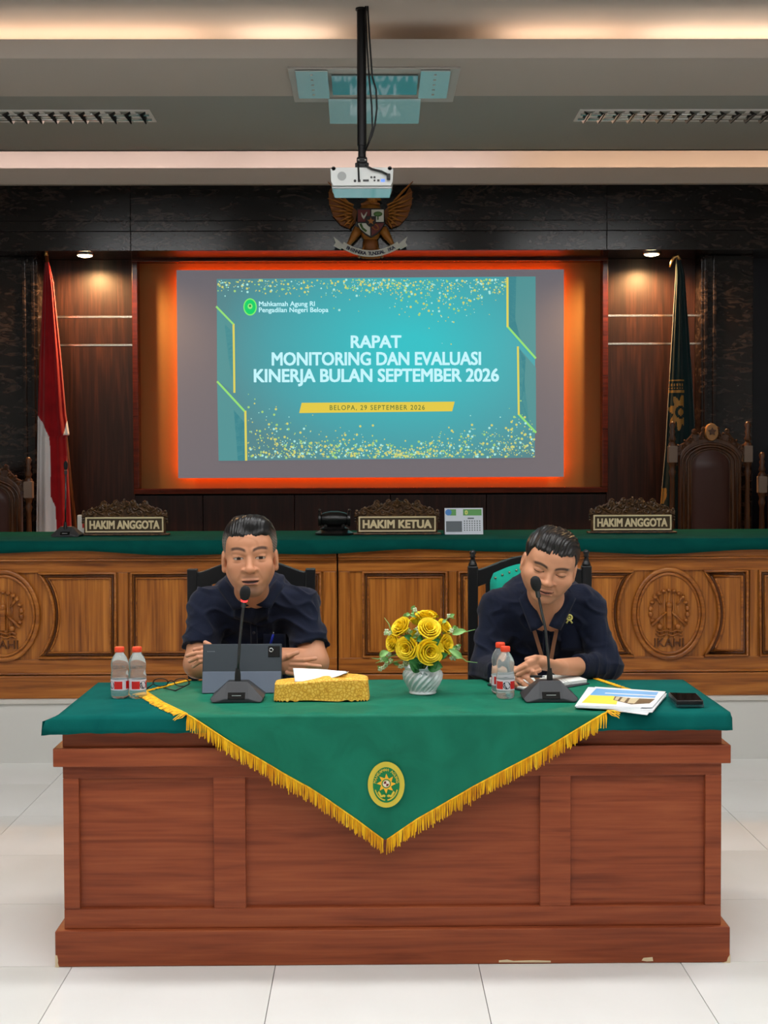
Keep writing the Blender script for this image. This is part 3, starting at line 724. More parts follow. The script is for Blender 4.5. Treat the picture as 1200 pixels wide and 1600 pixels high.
def panel(t, x0, x1, y0=894, y1=1026, arc=None):
    """raised frame moulding around a flat field; arc=(side, cx, rx, ry) gives one side a concave bow around a medallion"""
    def outline(i):
        L, R, T, B = x0+i, x1-i, y0+i, y1-i
        if arc is None: return [(L,T),(R,T),(R,B),(L,B)]
        side, cx, rx, ry = arc; cy = 960; rx2, ry2 = rx+i, ry+i
        a0 = math.asin(min(1, (cy-T)/ry2)); a1 = math.asin(min(1, (B-cy)/ry2)); pts = []
        for q in np.linspace(-a0, a1, 14): pts.append((cx+side*rx2*math.cos(q), cy+ry2*math.sin(q)))
        if side > 0: return [(R,T)]+[(R,B)]+pts[::-1]
        return [(L,B)]+[(L,T)]+pts
    o = outline(0); sweep([BP(x, y, 0.004) for x, y in o], m_tkx, t, 0.011); sweep([BP(x, y, -0.002) for x, y in outline(4.5)], m_tkd, t, 0.006, name='groove')
    sweep([BP(x, y, 0.001) for x, y in outline(8)], m_tkx, t, 0.007)
    f = outline(9); poly = [(BP(x, y)[0], BP(x, y)[2]) for x, y in f]
    area = sum(poly[i][0]*poly[(i+1) % len(poly)][1]-poly[(i+1) % len(poly)][0]*poly[i][1] for i in range(len(poly)))
    if area < 0: poly = poly[::-1]
    mk('panel', MB().prism(poly, YBN+0.004, YBN+0.013), m_tk, t)
def stile(t, x0, x1): mk('stile', MB().box((BXx(x0), YBN, BZ(1028)), (BXx(x1), YBN+0.012, BZ(893))), m_tk, t, bevel=0.002)
def medallion(t, cx):
    ca = [(cx+53*math.cos(a), 960+68*math.sin(a)) for a in np.linspace(0, 2*math.pi, 48, endpoint=False)]
    mp_ = [(BP(x, y)[0], BP(x, y)[2]) for x, y in ca][::-1]
    md = mk('medallion', MB().prism(mp_, YBN-0.004, YBN+0.012), m_tk, t, label='carved oval medallion')
    for rx, ry, r in ((54, 69, 0.012), (48, 62, 0.007)):
        sweep([BP(cx+rx*math.cos(a), 960+ry*math.sin(a), 0.008) for a in np.linspace(0, 2*math.pi, 48, endpoint=False)], m_tkx, md, r, name='medallion_ring')
    def Q(x, y, d=0.006): return BP(cx+x, 960+y, d+0.007)
    for k in range(15):     # garland of leaves and beads
        a = math.radians(-205+230*k/14); x, y = 29*math.cos(a), -4+33*math.sin(a)
        p = Q(x, y); mk('garland_leaf', MB().ball(p, (0.013, 0.012, 0.015 if k in (1,2,12,13) else 0.010), 8, 5), m_tkx, md, smooth=True)
    p0 = Q(0, -16); mk('column', MB().box((p0[0]-0.012, YBN-0.022, Q(0,23)[2]), (p0[0]+0.012, YBN, p0[2])), m_tkx, md, bevel=0.004)
    mk('column_head', MB().ball(Q(0, -14, 0.006), (0.017, 0.018, 0.019), 10, 7), m_tkx, md, smooth=True)
    for s in (-1, 1):
        mk('crossed_staff', MB().tube([Q(s*27, 18), Q(s*4, -3)], [0.010, 0.006], 6), m_tkx, md, smooth=True)
        mk('crossed_staff', MB().tube([Q(s*24, -30), Q(s*12, -14)], [0.006, 0.007], 6), m_tkx, md, smooth=True)
        mk('scale_pan', MB().ball(Q(s*14, 20), (0.016, 0.012, 0.016), 8, 6), m_tkx, md, smooth=True)
    for y in (27, 33): sweep([Q(x, y+1.5*math.sin(x*0.35), 0.006) for x in range(-21, 22, 3)], m_tkx, md, 0.005, False, 'water_line')
    for k in range(5): mk('reed', MB().tube([Q(-14+7*k, -34+abs(k-2)*3, 0.004), Q(-14+7*k, 38-abs(k-2)*2, 0.0)], 0.004, 5), m_tk, md, smooth=True)
    q = Q(0, 45, 0.008); lt = text('IKAHI', 46*YBN/F, 13*YBN/F)
    o_ = mk('carved_letters', at(lt, q), m_tkd, md, solid=0.015)  # darker tone stands in for the shading of the relief
MC = (1044, 5)
for t, lst in ((ben1, [(205, 350, None), (365, 500, None), (70-20, 180, (1, MC[1], 79, 92))]), (ben2, [(567, 697, None), (717, 850, None), (865, 985, (-1, MC[0], 79, 92)), (1095, 1167, (1, MC[0], 79, 92)), (1187, 1320, None)])):
    for x0, x1, arc in lst: panel(t, x0, x1, arc=arc)
stile(ben1, 184, 200); stile(ben1, 354, 361); stile(ben1, 505, 524); stile(ben2, 530, 546); stile(ben2, 701, 713); stile(ben2, 853, 862); stile(ben2, 1171, 1183)
medallion(ben1, MC[1]); medallion(ben2, MC[0])
m_bc = cloth('dark teal bench cloth', C(6,66,62), C(8,74,68), fold=0.1, sheen=0.0, spec=0.03)
ybk = PY(829, ZBT)
bcl = MB(); n = 160
prof = [(ybk, ZBT-0.06), (ybk, ZBT-0.004), (ybk-0.01, ZBT), (YBN+0.4, ZBT), (YBN-0.035, ZBT), (YBN-0.045, ZBT-0.004), (YBN-0.05, ZBT-0.02), (YBN-0.052, PZ(862, YBN))]
v = []
for j, (y, z) in enumerate(prof):
    for i in range(n+1):
        u = i/n; x = XL+0.55+(XR-XL-1.1)*u; zz = z
        if j == 7: zz += 0.010*math.sin(x*3.1+0.5)+0.006*math.sin(x*7.7)
        v.append((x, y-(0.003*math.sin(x*19) if j > 5 else 0), zz))
bcl.add(v, [(j*(n+1)+i, j*(n+1)+i+1, (j+1)*(n+1)+i+1, (j+1)*(n+1)+i) for j in range(len(prof)-1) for i in range(n)])
tag(mk('bench_cloth', bcl, m_bc, smooth=True, angle=60, solid=0.0015), 'long dark teal cloth along the top of the judges bench', 'tablecloth')
mk('bench_top', MB().box((XL+0.6, YBN-0.03, ZBT-0.035), (seam-0.004, ybk-0.01, ZBT-0.003)), m_tkx, ben1); mk('bench_top', MB().box((seam+0.004, YBN-0.03, ZBT-0.035), (XR-0.6, ybk-0.01, ZBT-0.003)), m_tkx, ben2)
# ================================================================= carved scroll work
def spiral(c, r0, turns, start, dirn, y, n=18, tail=None):
    pts = [] if tail is None else [Vector((tail[0], y, tail[1]))]
    for k in range(n):
        t = k/(n-1); a = start+dirn*turns*2*math.pi*t; r = r0*(1-0.82*t)
        pts.append(Vector((c[0]+r*math.cos(a), y, c[1]+r*math.sin(a))))
    return pts
def crest(W, H, y, th):
    """carved leafy crest W wide, H tall, standing on z=0"""
    mb = MB()
    poly = [(-W/2, 0), (W/2, 0), (W/2, H*0.28), (W*0.36, H*0.42), (W*0.28, H*0.62), (W*0.15, H*0.66), (W*0.07, H*0.85), (0, H*0.95), (-W*0.07, H*0.85), (-W*0.15, H*0.66), (-W*0.28, H*0.62), (-W*0.36, H*0.42), (-W/2, H*0.28)]
    mb.prism(poly, y-th*0.3, y+th*0.5)
    for s in (-1, 1):
        for (cx, cz, r, tu, st, tl) in ((0.40, 0.26, 0.055, 1.4, 1.5, (0.25, 0.1)), (0.29, 0.46, 0.06, 1.5, 0.5, (0.40, 0.34)), (0.24, 0.72, 0.05, 1.3, 2.2, (0.33, 0.5)), (0.13, 0.55, 0.055, 1.5, 2.0, (0.24, 0.3)), (0.10, 0.80, 0.04, 1.3, 2.4, (0.16, 0.6)), (0.475, 0.18, 0.035, 1.2, 1.0, (0.5, 0.0)), (0.17, 0.2, 0.045, 1.4, 1.0, (0.05, 0.12)), (0.05, 0.36, 0.04, 1.3, 2.0, (0.12, 0.15))):
            p = spiral((s*cx*W, cz*H), r*W*0.8, tu, math.pi-st if s < 0 else st, -s, y-th*0.3, 14, (s*tl[0]*W, tl[1]*H))
            mb.tube(p, [W*0.016]*3+[W*0.019]*6+[W*0.013]*(len(p)-9), 6)
            mb.ball((s*cx*W, y-th*0.4, cz*H), W*0.018, 6, 4)
        for k in range(5):
            t = k/4; mb.ball((s*W*(0.49-0.40*t), y-th*0.3, H*(0.30+0.50*t)+0.004*math.sin(k*2)), (W*0.018, th*0.5, W*0.022), 6, 5)
        for k in range(3): mb.ball((s*W*0.505, y, -H*0.15*k), (W*0.015, th*0.4, W*0.018), 6, 5)
    for k in range(7):
        a = math.radians(-75+25*k); mb.tube([(0, y-th*0.4, H*0.60), (W*0.055*math.sin(a), y-th*0.5, H*0.60+H*0.34*math.cos(a))], [W*0.008, W*0.016], 6)
    mb.ball((0, y-th*0.4, H*0.98), W*0.017, 6, 5); mb.ball((0, y-th*0.5, H*0.58), W*0.025, 8, 5)
    return mb
m_cv = mat('antique carved walnut', C(74,48,24), 0.33); n_, l_, b_ = nodes(m_cv); t_ = tex(m_cv, 'Noise', 60, (1,1,1), 3.0)
l_.new(ramp(m_cv.node_tree, t_.outputs[0], [(0.35, C(50,31,16)), (0.6, C(84,56,28)), (0.75, C(120,92,54))]).outputs[0], b_.inputs['Base Color'])
m_npg = mat('name plate pale gold', C(220,202,160), 0.5); m_npd = mat('name plate dark field', C(62,46,20), 0.5)
def nameplate(px0, px1, pyb, body, label):
    Y = PY(pyb, ZBT+0.003); k = Y/F
    cx = PX((px0+px1)/2, Y); W = (px1-px0)*k; t = thing('name_plate', label, 'name plate', (cx, Y, ZBT+0.0015), group='carved name plates on the bench')
    H0 = 34*k
    mk('base', MB().box((-W/2, -0.025, 0), (W/2, 0.045, 0.010)), m_cv, t, world=False, bevel=0.003)
    w2 = W*0.44
    mk('board', MB().box((-W*0.46, -0.006, 0.010), (W*0.46, 0.018, H0-0.012)), m_cv, t, world=False, bevel=0.003)
    fld = mk('field', MB().box((-w2, -0.012, 0.016), (w2, -0.006, 0.016+24*k)), m_npd, t, world=False)
    e = 0.008
    for lo, hi in (((-w2, 0.016), (w2, 0.016+e)), ((-w2, 0.016+24*k-e), (w2, 0.016+24*k)), ((-w2, 0.016+e), (-w2+e, 0.016+24*k-e)), ((w2-e, 0.016+e), (w2, 0.016+24*k-e))):
        mk('border', MB().box((lo[0], -0.017, lo[1]), (hi[0], -0.010, hi[1])), m_npg, fld, world=False, bevel=0.001)
    mk('letters', at(text(body, 2*w2-0.042, 13.5*k, 0.045), (0, -0.0135, 0.016+12*k)), m_npg, fld, world=False, solid=0.002)
    cr = crest(W*0.94, 27*k, 0.0, 0.022); at(cr, (0, 0, 0.016+24*k))
    mk('carved_crest', cr, m_cv, t, world=False, smooth=True, angle=50)
nameplate(126, 264, 834.5, 'HAKIM ANGGOTA', 'carved wooden name plate reading HAKIM ANGGOTA beside the red and white flag')
nameplate(552, 689, 835, 'HAKIM KETUA', 'carved wooden name plate reading HAKIM KETUA in the middle of the bench')
nameplate(918, 1057, 834, 'HAKIM ANGGOTA', 'carved wooden name plate reading HAKIM ANGGOTA in front of the dark green flag')
#@@PART4@@
# ================================================================= GARUDA EMBLEM ON THE HEADER
YG = YHEAD-0.045; kG = YG/F
def G(px, py, d=0.0): p = P(px, py, Y=YG); return (p.x, YG-d, p.z)
def G2(px, py): p = P(px, py, Y=YG); return (p.x, p.z)
m_au = mat('dull gilded wood', C(150,94,30), 0.42, metal=0.25); m_au2 = mat('deeper gilded wood', C(120,68,20), 0.45, metal=0.25)
m_mar = mat('emblem maroon', C(96,20,20), .5); m_wh = mat('emblem white', C(200,200,190), .5); m_bk = mat('emblem black', C(16,14,14), .5); m_gr = mat('emblem green', C(60,96,40), .5)
gar = thing('garuda_emblem', 'gilded eagle emblem with shield and motto ribbon on the marble header', 'emblem', G(580, 350))
CXG = 580.5
def mir(pts, s): return [(CXG+(x-CXG)*s, y) for x, y in pts]
def poly_part(name, pts, d0, d1, m, par):
    q = [G2(x, y) for x, y in pts]
    ar = sum(q[i][0]*q[(i+1) % len(q)][1]-q[(i+1) % len(q)][0]*q[i][1] for i in range(len(q)))
    if ar < 0: q = q[::-1]
    return mk(name, MB().prism(q, YG-d1, YG-d0), m, par, bevel=0.002)
for s in (1, -1):
    wing = poly_part('wing', mir([(557,348),(548,356),(534,351),(522,337),(516,318),(515,300),(519,292),(526,304),(538,312),(550,320),(560,330)], s), -0.03, 0.0, m_au2, gar)
    ends = [(514,284),(516,300),(514,310),(516,320),(519,330),(524,339),(531,347),(539,353),(547,358)]
    for k, (ex, ey) in enumerate(ends):
        bx, by = 545+k*1.2, 316+k*3.6
        pts = [G(CXG+(x-CXG)*s, y, 0.004+0.002*k) for x, y in ((bx, by), ((bx*0.5+ex*0.5)-1, by*0.45+ey*0.55), (ex, ey))]
        mk('feather', MB().tube(pts, [0.018, 0.020, 0.006], 6, flat=0.4), m_au, wing, smooth=True)
    for k in range(7):
        bx, by = 554-k*0.8, 322+k*4.6; ex, ey = 537+k*0.8, 313+k*6.2
        mk('covert', MB().tube([G(CXG+(x-CXG)*s, y, 0.022) for x, y in ((bx, by), (ex, ey))], [0.016, 0.007], 6, flat=0.5), m_au, wing, smooth=True)
    leg = mk('leg', MB().tube([G(CXG+(x-CXG)*s, y, 0.02) for x, y in ((562,358), (556,368), (548,380), (543,388))], [0.030, 0.026, 0.014, 0.016], 8), m_au, gar, smooth=True)
    for q in (-4, 0, 4): mk('talon', MB().tube([G(CXG+(545+q-CXG)*s, 386, 0.03), G(CXG+(544+q*1.3-CXG)*s, 393, 0.035)], [0.008, 0.004], 5), m_au, leg, smooth=True)
mk('torso', MB().ball(G(CXG, 345, 0.0), (20*kG, 0.05, 34*kG), 14, 10), m_au, gar, smooth=True)
mk('head', MB().ball(G(CXG+3, 311, 0.02), (9*kG, 0.04, 10*kG), 12, 8), m_au, gar, smooth=True)
mk('beak', MB().tube([G(CXG+9, 311, 0.03), G(CXG+17, 314, 0.03)], [0.02, 0.004], 6), m_au, gar, smooth=True)
for k in range(7):
    a = -60+20*k; mk('neck_feather', MB().tube([G(CXG, 318, 0.03), G(CXG+17*math.sin(math.radians(a)), 324-6*math.cos(math.radians(a)), 0.035)], [0.014, 0.008], 6), m_au2, gar, smooth=True)
tail = mk('tail', MB().ball(G(CXG, 384, 0.0), (13*kG, 0.03, 16*kG), 10, 8), m_au2, gar, smooth=True)
for k in range(8):
    x = -19+38*k/7; mk('tail_feather', MB().tube([G(CXG+x*0.5, 384, 0.012), G(CXG+x, 405-abs(x)*0.12, 0.006)], [0.010, 0.013], 6, flat=0.5), m_au, tail, smooth=True)
def shield(sc, dx, dy): return [(dx+sc*x, dy+sc*y) for x, y in ((-20,-21),(20,-21),(20,2),(16,10),(9,17),(0,22),(-9,17),(-16,10),(-20,2))]
sh = poly_part('shield', shield(1.06, 581, 350), 0.03, 0.055, m_bk, gar)
poly_part('quarter', [(561,330),(580,330),(580,349),(561,349)], 0.05, 0.058, m_mar, sh); poly_part('quarter', [(582,330),(601,330),(601,349),(582,349)], 0.05, 0.058, m_wh, sh)
poly_part('quarter', [(561,351),(580,351),(580,371),(572,366),(565,360),(561,353)], 0.05, 0.058, m_wh, sh); poly_part('quarter', [(582,351),(601,351),(601,353),(597,360),(590,366),(582,371)], 0.05, 0.058, m_mar, sh)
mk('tree_crown', MB().ball(G(592, 337, .058), (7*kG, .008, 4*kG), 10, 6), m_gr, sh, smooth=True); poly_part('tree_trunk', [(591,338),(593,338),(593,346),(591,346)], .056, .064, m_gr, sh)
mk('bull_head', MB().tube([G(566,335,.06), G(568,340,.062), G(570,343,.062), G(572,340,.062), G(575,334,.06)], [0.003,0.006,0.010,0.006,0.003], 6), m_wh, sh, smooth=True)
mk('rice_arc', MB().tube([G(565,352,.06), G(568,359,.06), G(574,364,.06)], 0.007, 6), m_gr, sh, smooth=True)
mk('chain', MB().tube([G(588+5*math.cos(a), 357-4*math.sin(a)+2*math.cos(a), .06) for a in np.linspace(0, 6.28, 12, endpoint=False)], 0.004, 5, closed=True), m_au, sh, smooth=True)
ce = poly_part('centre_shield', shield(0.40, 581, 349), 0.056, 0.066, m_bk, sh)
q = G2(581, 348.5); mk('star', MB().prism(star(q, 6.2*kG, 2.5*kG, 5), YG-0.072, YG-0.06), m_au, sh)
# motto ribbon
def rib(t): x = -44+88*t; return (CXG+x, 398-0.0072*x*x)
rb = MB()
for d0 in (0.045, 0.039):
    pass
pts = [rib(t) for t in np.linspace(0, 1, 24)]
up, lo_ = [], []
for i, (x, y) in enumerate(pts):
    a, b = pts[max(0, i-1)], pts[min(23, i+1)]; L = math.hypot(b[0]-a[0], b[1]-a[1]); nx, ny = -(b[1]-a[1])/L, (b[0]-a[0])/L
    up.append((x-nx*5.0, y-ny*5.0)); lo_.append((x+nx*5.0, y+ny*5.0))
rbn = mk('ribbon', MB().add([G(*p, .045) for p in up]+[G(*p, .045) for p in lo_], [(i, i+24, i+25, i+1) for i in range(23)]), m_wh, gar, solid=-0.006)
for s in (1, -1): poly_part('ribbon_end', mir([(538,384),(532,378),(523,371),(526,380),(523,385),(534,391)], s), 0.02, 0.03, m_wh, gar)
body = 'BHINNEKA TUNGGAL IKA'; m_lb = mat('motto dark letters', C(30,30,60), .6)
for k, chh in enumerate(body):
    if chh == ' ': continue
    t = 0.10+0.80*k/(len(body)-1); x, y = rib(t); sl_ = math.atan2(0.0144*(x-CXG), 1.0)
    q = text(chh, None, 5.6*kG, 0.04); q.xf(Matrix.Rotation(-sl_, 4, 'Y')); mk('letter', at(q, G(x, y, .0535)), m_lb, rbn)
# ================================================================= PROJECTOR ON ITS POLE
YP = 6.15
m_pw = mat('white projector plastic', C(205,208,206), 0.35); m_pwg = mat('glossy projector underside', C(170,172,172), 0.10, spec=0.8); m_blk = mat('black metal', C(9,9,12), 0.4, spec=0.25); m_blkp = mat('black plastic', C(18,18,19), 0.5)
kP = YP/F
pz1_, pz0_ = PZ(263, YP), PZ(290, YP); xa, xb = PX(518, YP, 280), PX(616.5, YP, 280)
prj = thing('projector', 'white ceiling projector on a long black pole in front of the emblem', 'projector', ((xa+xb)/2, YP+0.1, pz1_))
dpt = 0.23
pm = MB(); sec = [(-0.5,0.0),(-0.49,-0.75),(-0.46,-1.0),(0.46,-1.0),(0.49,-0.75),(0.5,0.0),(0.485,0.0),(0.47,0.06),(-0.47,0.06),(-0.485,0.0)]
W = xb-xa; Hh = pz1_-pz0_
mk('housing', MB().prism([((xa+xb)/2+W*x, pz1_+Hh*z) for x, z in sec], YP, YP+dpt), m_pw, prj, bevel=0.006)
mk('underside', MB().slab([(xa+0.006, YP+0.004), (xb-0.006, YP+0.004), (xb-0.012, YP+dpt-0.01), (xa+0.012, YP+dpt-0.01)], pz0_-0.012, pz0_-0.002), m_pwg, prj, bevel=0.004)
def PF(px, py, d=0.0): p = P(px, py, Y=YP); return (p.x, YP-d, p.z)
def pdisc(px, py, r, d, m, nm, n=16): mk(nm, MB().prism([(PF(px+r*math.cos(2*math.pi*k/n), py)[0], PF(px, py-r*math.sin(2*math.pi*k/n))[2]) for k in range(n)], YP-d, YP), m, prj)
pdisc(536, 275, 7, 0.002, mat('speaker grille grey', C(160,163,162), .7), 'speaker_grille')
m_pt = mat('port dark', C(30,30,32), .4)
for x, y, r in ((556.5,282.5,2.2),(582,277,1.8),(587,277,1.8),(587,282,1.6)): pdisc(x, y, r, 0.0015, m_pt, 'round_port', 12)
for x, y, w2, h2 in ((563,282.5,2.2,2),(573.5,282,4.5,1.6),(593,282,1.8,1.6),(600,282,3,2.2)):
    a_, b_2 = PF(x-w2, y-h2), PF(x+w2, y+h2); mk('socket', MB().box((a_[0], YP-0.0016, b_2[2]), (b_2[0], YP, a_[2])), m_pt if x < 599 else mat('blue plug', C(90,120,210), .4, emit=C(90,140,255), es=.8), prj)
a_, b_2 = PF(606, 272.5), PF(611.5, 281.5); mk('power_plug', MB().box((a_[0], YP-0.02, b_2[2]), (b_2[0], YP, a_[2])), m_blkp, prj, bevel=0.002)
for x in (523, 611): pdisc(x, 263, 3.2, -0.03, m_blkp, 'foot')
xc = PX(567.5, YP, 150); yp_ = YP+0.10
xc = PX(567.5, yp_, 150)
mk('mount_pole', MB().tube([(xc, yp_, PZ(228, yp_)), (xc, yp_, ZC)], 7.2*yp_/F, 16), m_blk, prj, smooth=True, angle=40)
mk('inner_pole', MB().tube([(xc, yp_, PZ(247, yp_)), (xc, yp_, PZ(225, yp_))], 6*yp_/F, 16), m_blk, prj, smooth=True, angle=40)
mk('mount_joint', MB().cbox((xc, yp_, PZ(252, yp_)), (0.046, 0.05, 0.03)), m_blk, prj, bevel=0.006)
mk('mount_plate', MB().box((xc-0.03, yp_-0.03, pz1_+0.002), (xc+0.03, yp_+0.03, PZ(256, yp_))), m_blk, prj, bevel=0.004)
mk('ceiling_flange', MB().lathe([(0.026, ZC-0.008), (0.026, ZC)], 20, (xc, yp_, 0)), m_blk, prj)
for q in (-1, 1): mk('bolt', MB().ball((xc+q*0.014, yp_-0.026, PZ(252, yp_)), 0.006, 8, 6), m_alu, prj, smooth=True)
yq = yp_-0.03
mk('cable', MB().tube([(PX(x, yq, 150), yq, PZ(y, yq)) for x, y in ((577,5),(580,60),(584,120),(590,140),(591,170),(588,195),(583,212),(575,230),(570,240))], 0.004, 6), m_blkp, prj, smooth=True)
mk('cable', MB().tube([(PX(x, yq, 150), yq, PZ(y, yq)) for x, y in ((574,5),(576,70),(579,120),(583,165),(584,200),(578,222),(571,240))], 0.004, 6), m_blkp, prj, smooth=True)
mk('cable', MB().tube([(PX(x, YP-.01, 150), YP-.01, PZ(y, YP-.01)) for x, y in ((572,258),(583,264),(598,268),(608,273))], 0.005, 6), m_blkp, prj, smooth=True)
mk('cable', MB().tube([(PX(x, YP-.006, 150), YP-.006, PZ(y, YP-.006)) for x, y in ((561.5,256),(562,268),(562.5,281))], 0.004, 6), m_blkp, prj, smooth=True)
# ================================================================= CASSETTE AIR CONDITIONER
m_ac = mat('off white unit plastic', C(186,182,176), 0.5); m_acg = mat('glossy unit plastic', C(176,184,182), 0.04, spec=1.0)
ya, yb2 = PY(104, ZA), PY(156, ZA)
def A3(px, py, z): p = P(px, py, z=z); return (p.x, p.y)
ac = thing('cassette_air_conditioner', 'square white air conditioner cassette in the ceiling with its grille hanging open', 'air conditioner', (PX(587, ya), (ya+yb2)/2, ZA))
x0, x1 = A3(457, 130, ZA)[0], A3(716, 130, ZA)[0]
mk('frame', MB().box((x0, ya, ZA-0.012), (x1, yb2, ZA)), m_ac, ac, bevel=0.003)
def tilt(pts, m, nm, sl=0.075, zt=ZA-0.016, th=0.006):
    yn0 = min(p[1] for p in pts)
    top = [(x, y, zt-sl*(y-yn0)) for x, y in pts]; n = len(pts)
    v = [(x, y, z-th) for x, y, z in top] + [(x, y, z) for x, y, z in top]
    f = [tuple(range(n-1,-1,-1)), tuple(range(n, 2*n))]+[(i, (i+1) % n, (i+1) % n+n, i+n) for i in range(n)]
    return mk(nm, MB().add(v, f), m, ac, bevel=0.0015)
q0, q1 = PY(111, ZA-.02), PY(148, ZA-.03)
for a_, b_2 in ((463, 514), (660, 707)):
    xx0, xx1 = PX(a_, q0, 112), PX(b_2, q0, 112)
    lv = tilt([(xx0, q0), (xx1, q0), (xx1, q1), (xx0, q1)], m_acg, 'louvre', 0.07)
    for k in range(5):
        mk('vent_tab', MB().cbox(((xx0+xx1)/2, q0+(q1-q0)*(k+0.7)/5.5, ZA-0.016-0.07*(q1-q0)*(k+0.7)/5.5-0.007), (0.012, 0.012, 0.004)), m_ac, lv)
q0, q1 = PY(118, ZA-.02), PY(144, ZA-.03)
tilt([(PX(520, q0, 118), q0), (PX(656, q0, 118), q0), (PX(656, q0, 118), q1), (PX(520, q0, 118), q1)], mat('dark glossy filter opening', C(90,112,112), 0.04, spec=1.0), 'filter_opening', 0.085)
q0 = PY(155, ZA-.02)
tilt([(PX(515, q0, 157), q0), (PX(660, q0, 157), q0), (PX(660, q0, 157), q0+0.33), (PX(515, q0, 157), q0+0.33)], m_acg, 'hanging_grille', 0.128, ZA-0.014)
# ================================================================= FLAGS
m_red = cloth('flag red', C(150,14,22), C(128,8,18), fold=0.1); m_fw = cloth('flag white', C(205,205,208), fold=0.1); m_pole = wood('varnished flag pole', C(70,34,14), C(104,54,24), C(130,74,34), 'z', .3)
m_fgn = cloth('flag dark green', C(8,34,36), C(6,28,30), fold=0.1); m_fgo = mat('flag gold print', C(140,100,34), 0.6); m_brs = mat('brass finial', C(190,150,90), 0.3, metal=1.0)
def flag(Y, xl, xr, y0, y1, mats, pick, folds, name, ph=0.0):
    """draped flag: closed pleated cloth; xl/xr are the silhouette edges down the height"""
    nv, nu = 230, 220; v = []; f = []; mi = []
    for j in range(nv+1):
        t = j/nv; py = y0+(y1-y0)*t; L = float(np.interp(py, *xl)); R = float(np.interp(py, *xr)); cx = (L+R)/2; hw = (R-L)/2*Y/F
        c = P(cx, py, Y=Y)
        for i in range(nu):
            a = 2*math.pi*i/nu; rp = 1+0.16*math.sin(folds*a+ph+t*1.5)*min(1, t*3)
            v.append((c.x-hw*math.cos(a)*(1 if abs(math.cos(a)) > .9 else 1), Y-0.45*hw*math.sin(a)*rp-0.004*math.sin(folds*2*a), c.z))
    for j in range(nv):
        for i in range(nu):
            k = (i+1) % nu; f.append((j*nu+i, (j+1)*nu+i, (j+1)*nu+k, j*nu+k))
            t = (j+.5)/nv; py = y0+(y1-y0)*t; L = float(np.interp(py, *xl)); R = float(np.interp(py, *xr)); a = 2*math.pi*(i+.5)/nu
            px = (L+R)/2-(R-L)/2*math.cos(a); mi.append(pick(px, py, math.sin(a) > -0.2))
    mb = MB().add(v, f); me = mb.mesh(name)
    o = mk(name, me, mats, None)
    me.polygons.foreach_set('material_index', mi); me.polygons.foreach_set('use_smooth', [True]*len(mi))
    return o
def pick_l(px, py, front):
    if not front: return 0
    b = float(np.interp(py, [645, 660, 680, 700, 860], [58, 70, 79, 81, 82]))
    if py > 645 and px < b: return 1
    if py > 775 and px < float(np.interp(py, [775, 790, 860], [82.5, 89, 93])): return 1
    if 648 < py < 679 and px > float(np.interp(py, [648, 679], [107, 101])): return 1
    return 0
YFl = 8.78
fl = thing('flag', 'red and white flag draped on a pole beside the left marble column', 'flag', (PX(88, YFl), YFl, ZD), group='flags on poles')
def adopt(o, parent):
    o.parent = parent; o.matrix_parent_inverse = WM[parent.name].inverted(); WM[o.name] = Matrix.Identity(4)
f1 = flag(YFl, ([408, 440, 560, 650, 840, 870], [72, 69, 63, 60, 57, 57]), ([408, 440, 560, 645, 678, 681, 840, 870], [78, 85, 97, 104, 109, 104, 113, 114]), 408, 872, [m_red, m_fw], pick_l, 6, 'flag_cloth')
adopt(f1, fl)
pt, pb = P(74, 398, Y=YFl+0.02), P(119, 835, Y=YFl+0.02); pe = pt+(pb-pt)*((pt.z-ZD-0.03)/(pt.z-pb.z))
mk('pole', MB().tube([pt, pe], 0.011, 10), m_pole, fl, smooth=True)
mk('finial', MB().tube([pt, pt+Vector((-0.004, 0, 0.05))], [0.012, 0.003], 8), m_brs, fl, smooth=True)
mk('stand', MB().lathe([(0.16, 0), (0.16, 0.02), (0.05, 0.05), (0.03, 0.12)], 20, (pe.x, pe.y, ZD)), m_pole, fl, smooth=True, angle=40)
fl2 = thing('flag', 'dark green flag with a gold emblem draped beside the right marble column', 'flag', (PX(1055, YFl), YFl, ZD), group='flags on poles')
def pick_r(px, py, front):
    if not front: return 0
    if 595 < py < 598 and px < 1068: return 1
    if 612 < py < 615 and px < 1068: return 1
    if 601 < py < 609 and px < 1067 and int(px/2) % 2 == 0 and int(py*0.6) % 3: return 1
    dx, dy = px-1062, py-646
    if px < 1067 and 620 < py < 676 and math.hypot(dx/1.0, dy/1.6) < 15+3.5*math.sin(math.atan2(dy/1.6, dx)*8) and math.hypot(dx, dy/1.2) > 8.5: return 1
    if px < 1068 and math.hypot(dx, dy/1.2) < 4.5: return 1
    if 765 < py < 788 and px < 1031+(788-py)*0.35+5 and px < 1040: return 1
    return 0
f2 = flag(YFl, ([404, 430, 600, 700, 800, 870], [1058, 1057, 1046, 1040, 1031, 1030]), ([404, 430, 600, 660, 840, 870], [1064, 1071, 1083, 1086, 1090, 1090]), 404, 872, [m_fgn, m_fgo], pick_r, 5, 'flag_cloth', 1.0)
adopt(f2, fl2)
pt = P(1062, 406, Y=YFl+0.02); pe = Vector((P(1050, 830, Y=YFl).x, YFl+0.02, ZD+0.03))
mk('pole', MB().tube([pt, pe], 0.011, 10), m_pole, fl2, smooth=True)
mk('finial', MB().tube([P(x, y, Y=YFl) for x, y in ((1063,408),(1060,401),(1054,404),(1050,412),(1048,419))], [0.012, 0.012, 0.010, 0.007, 0.004], 8), m_brs, fl2, smooth=True)
mk('stand', MB().lathe([(0.16, 0), (0.16, 0.02), (0.05, 0.05), (0.03, 0.12)], 20, (pe.x, pe.y, ZD)), m_pole, fl2, smooth=True, angle=40)
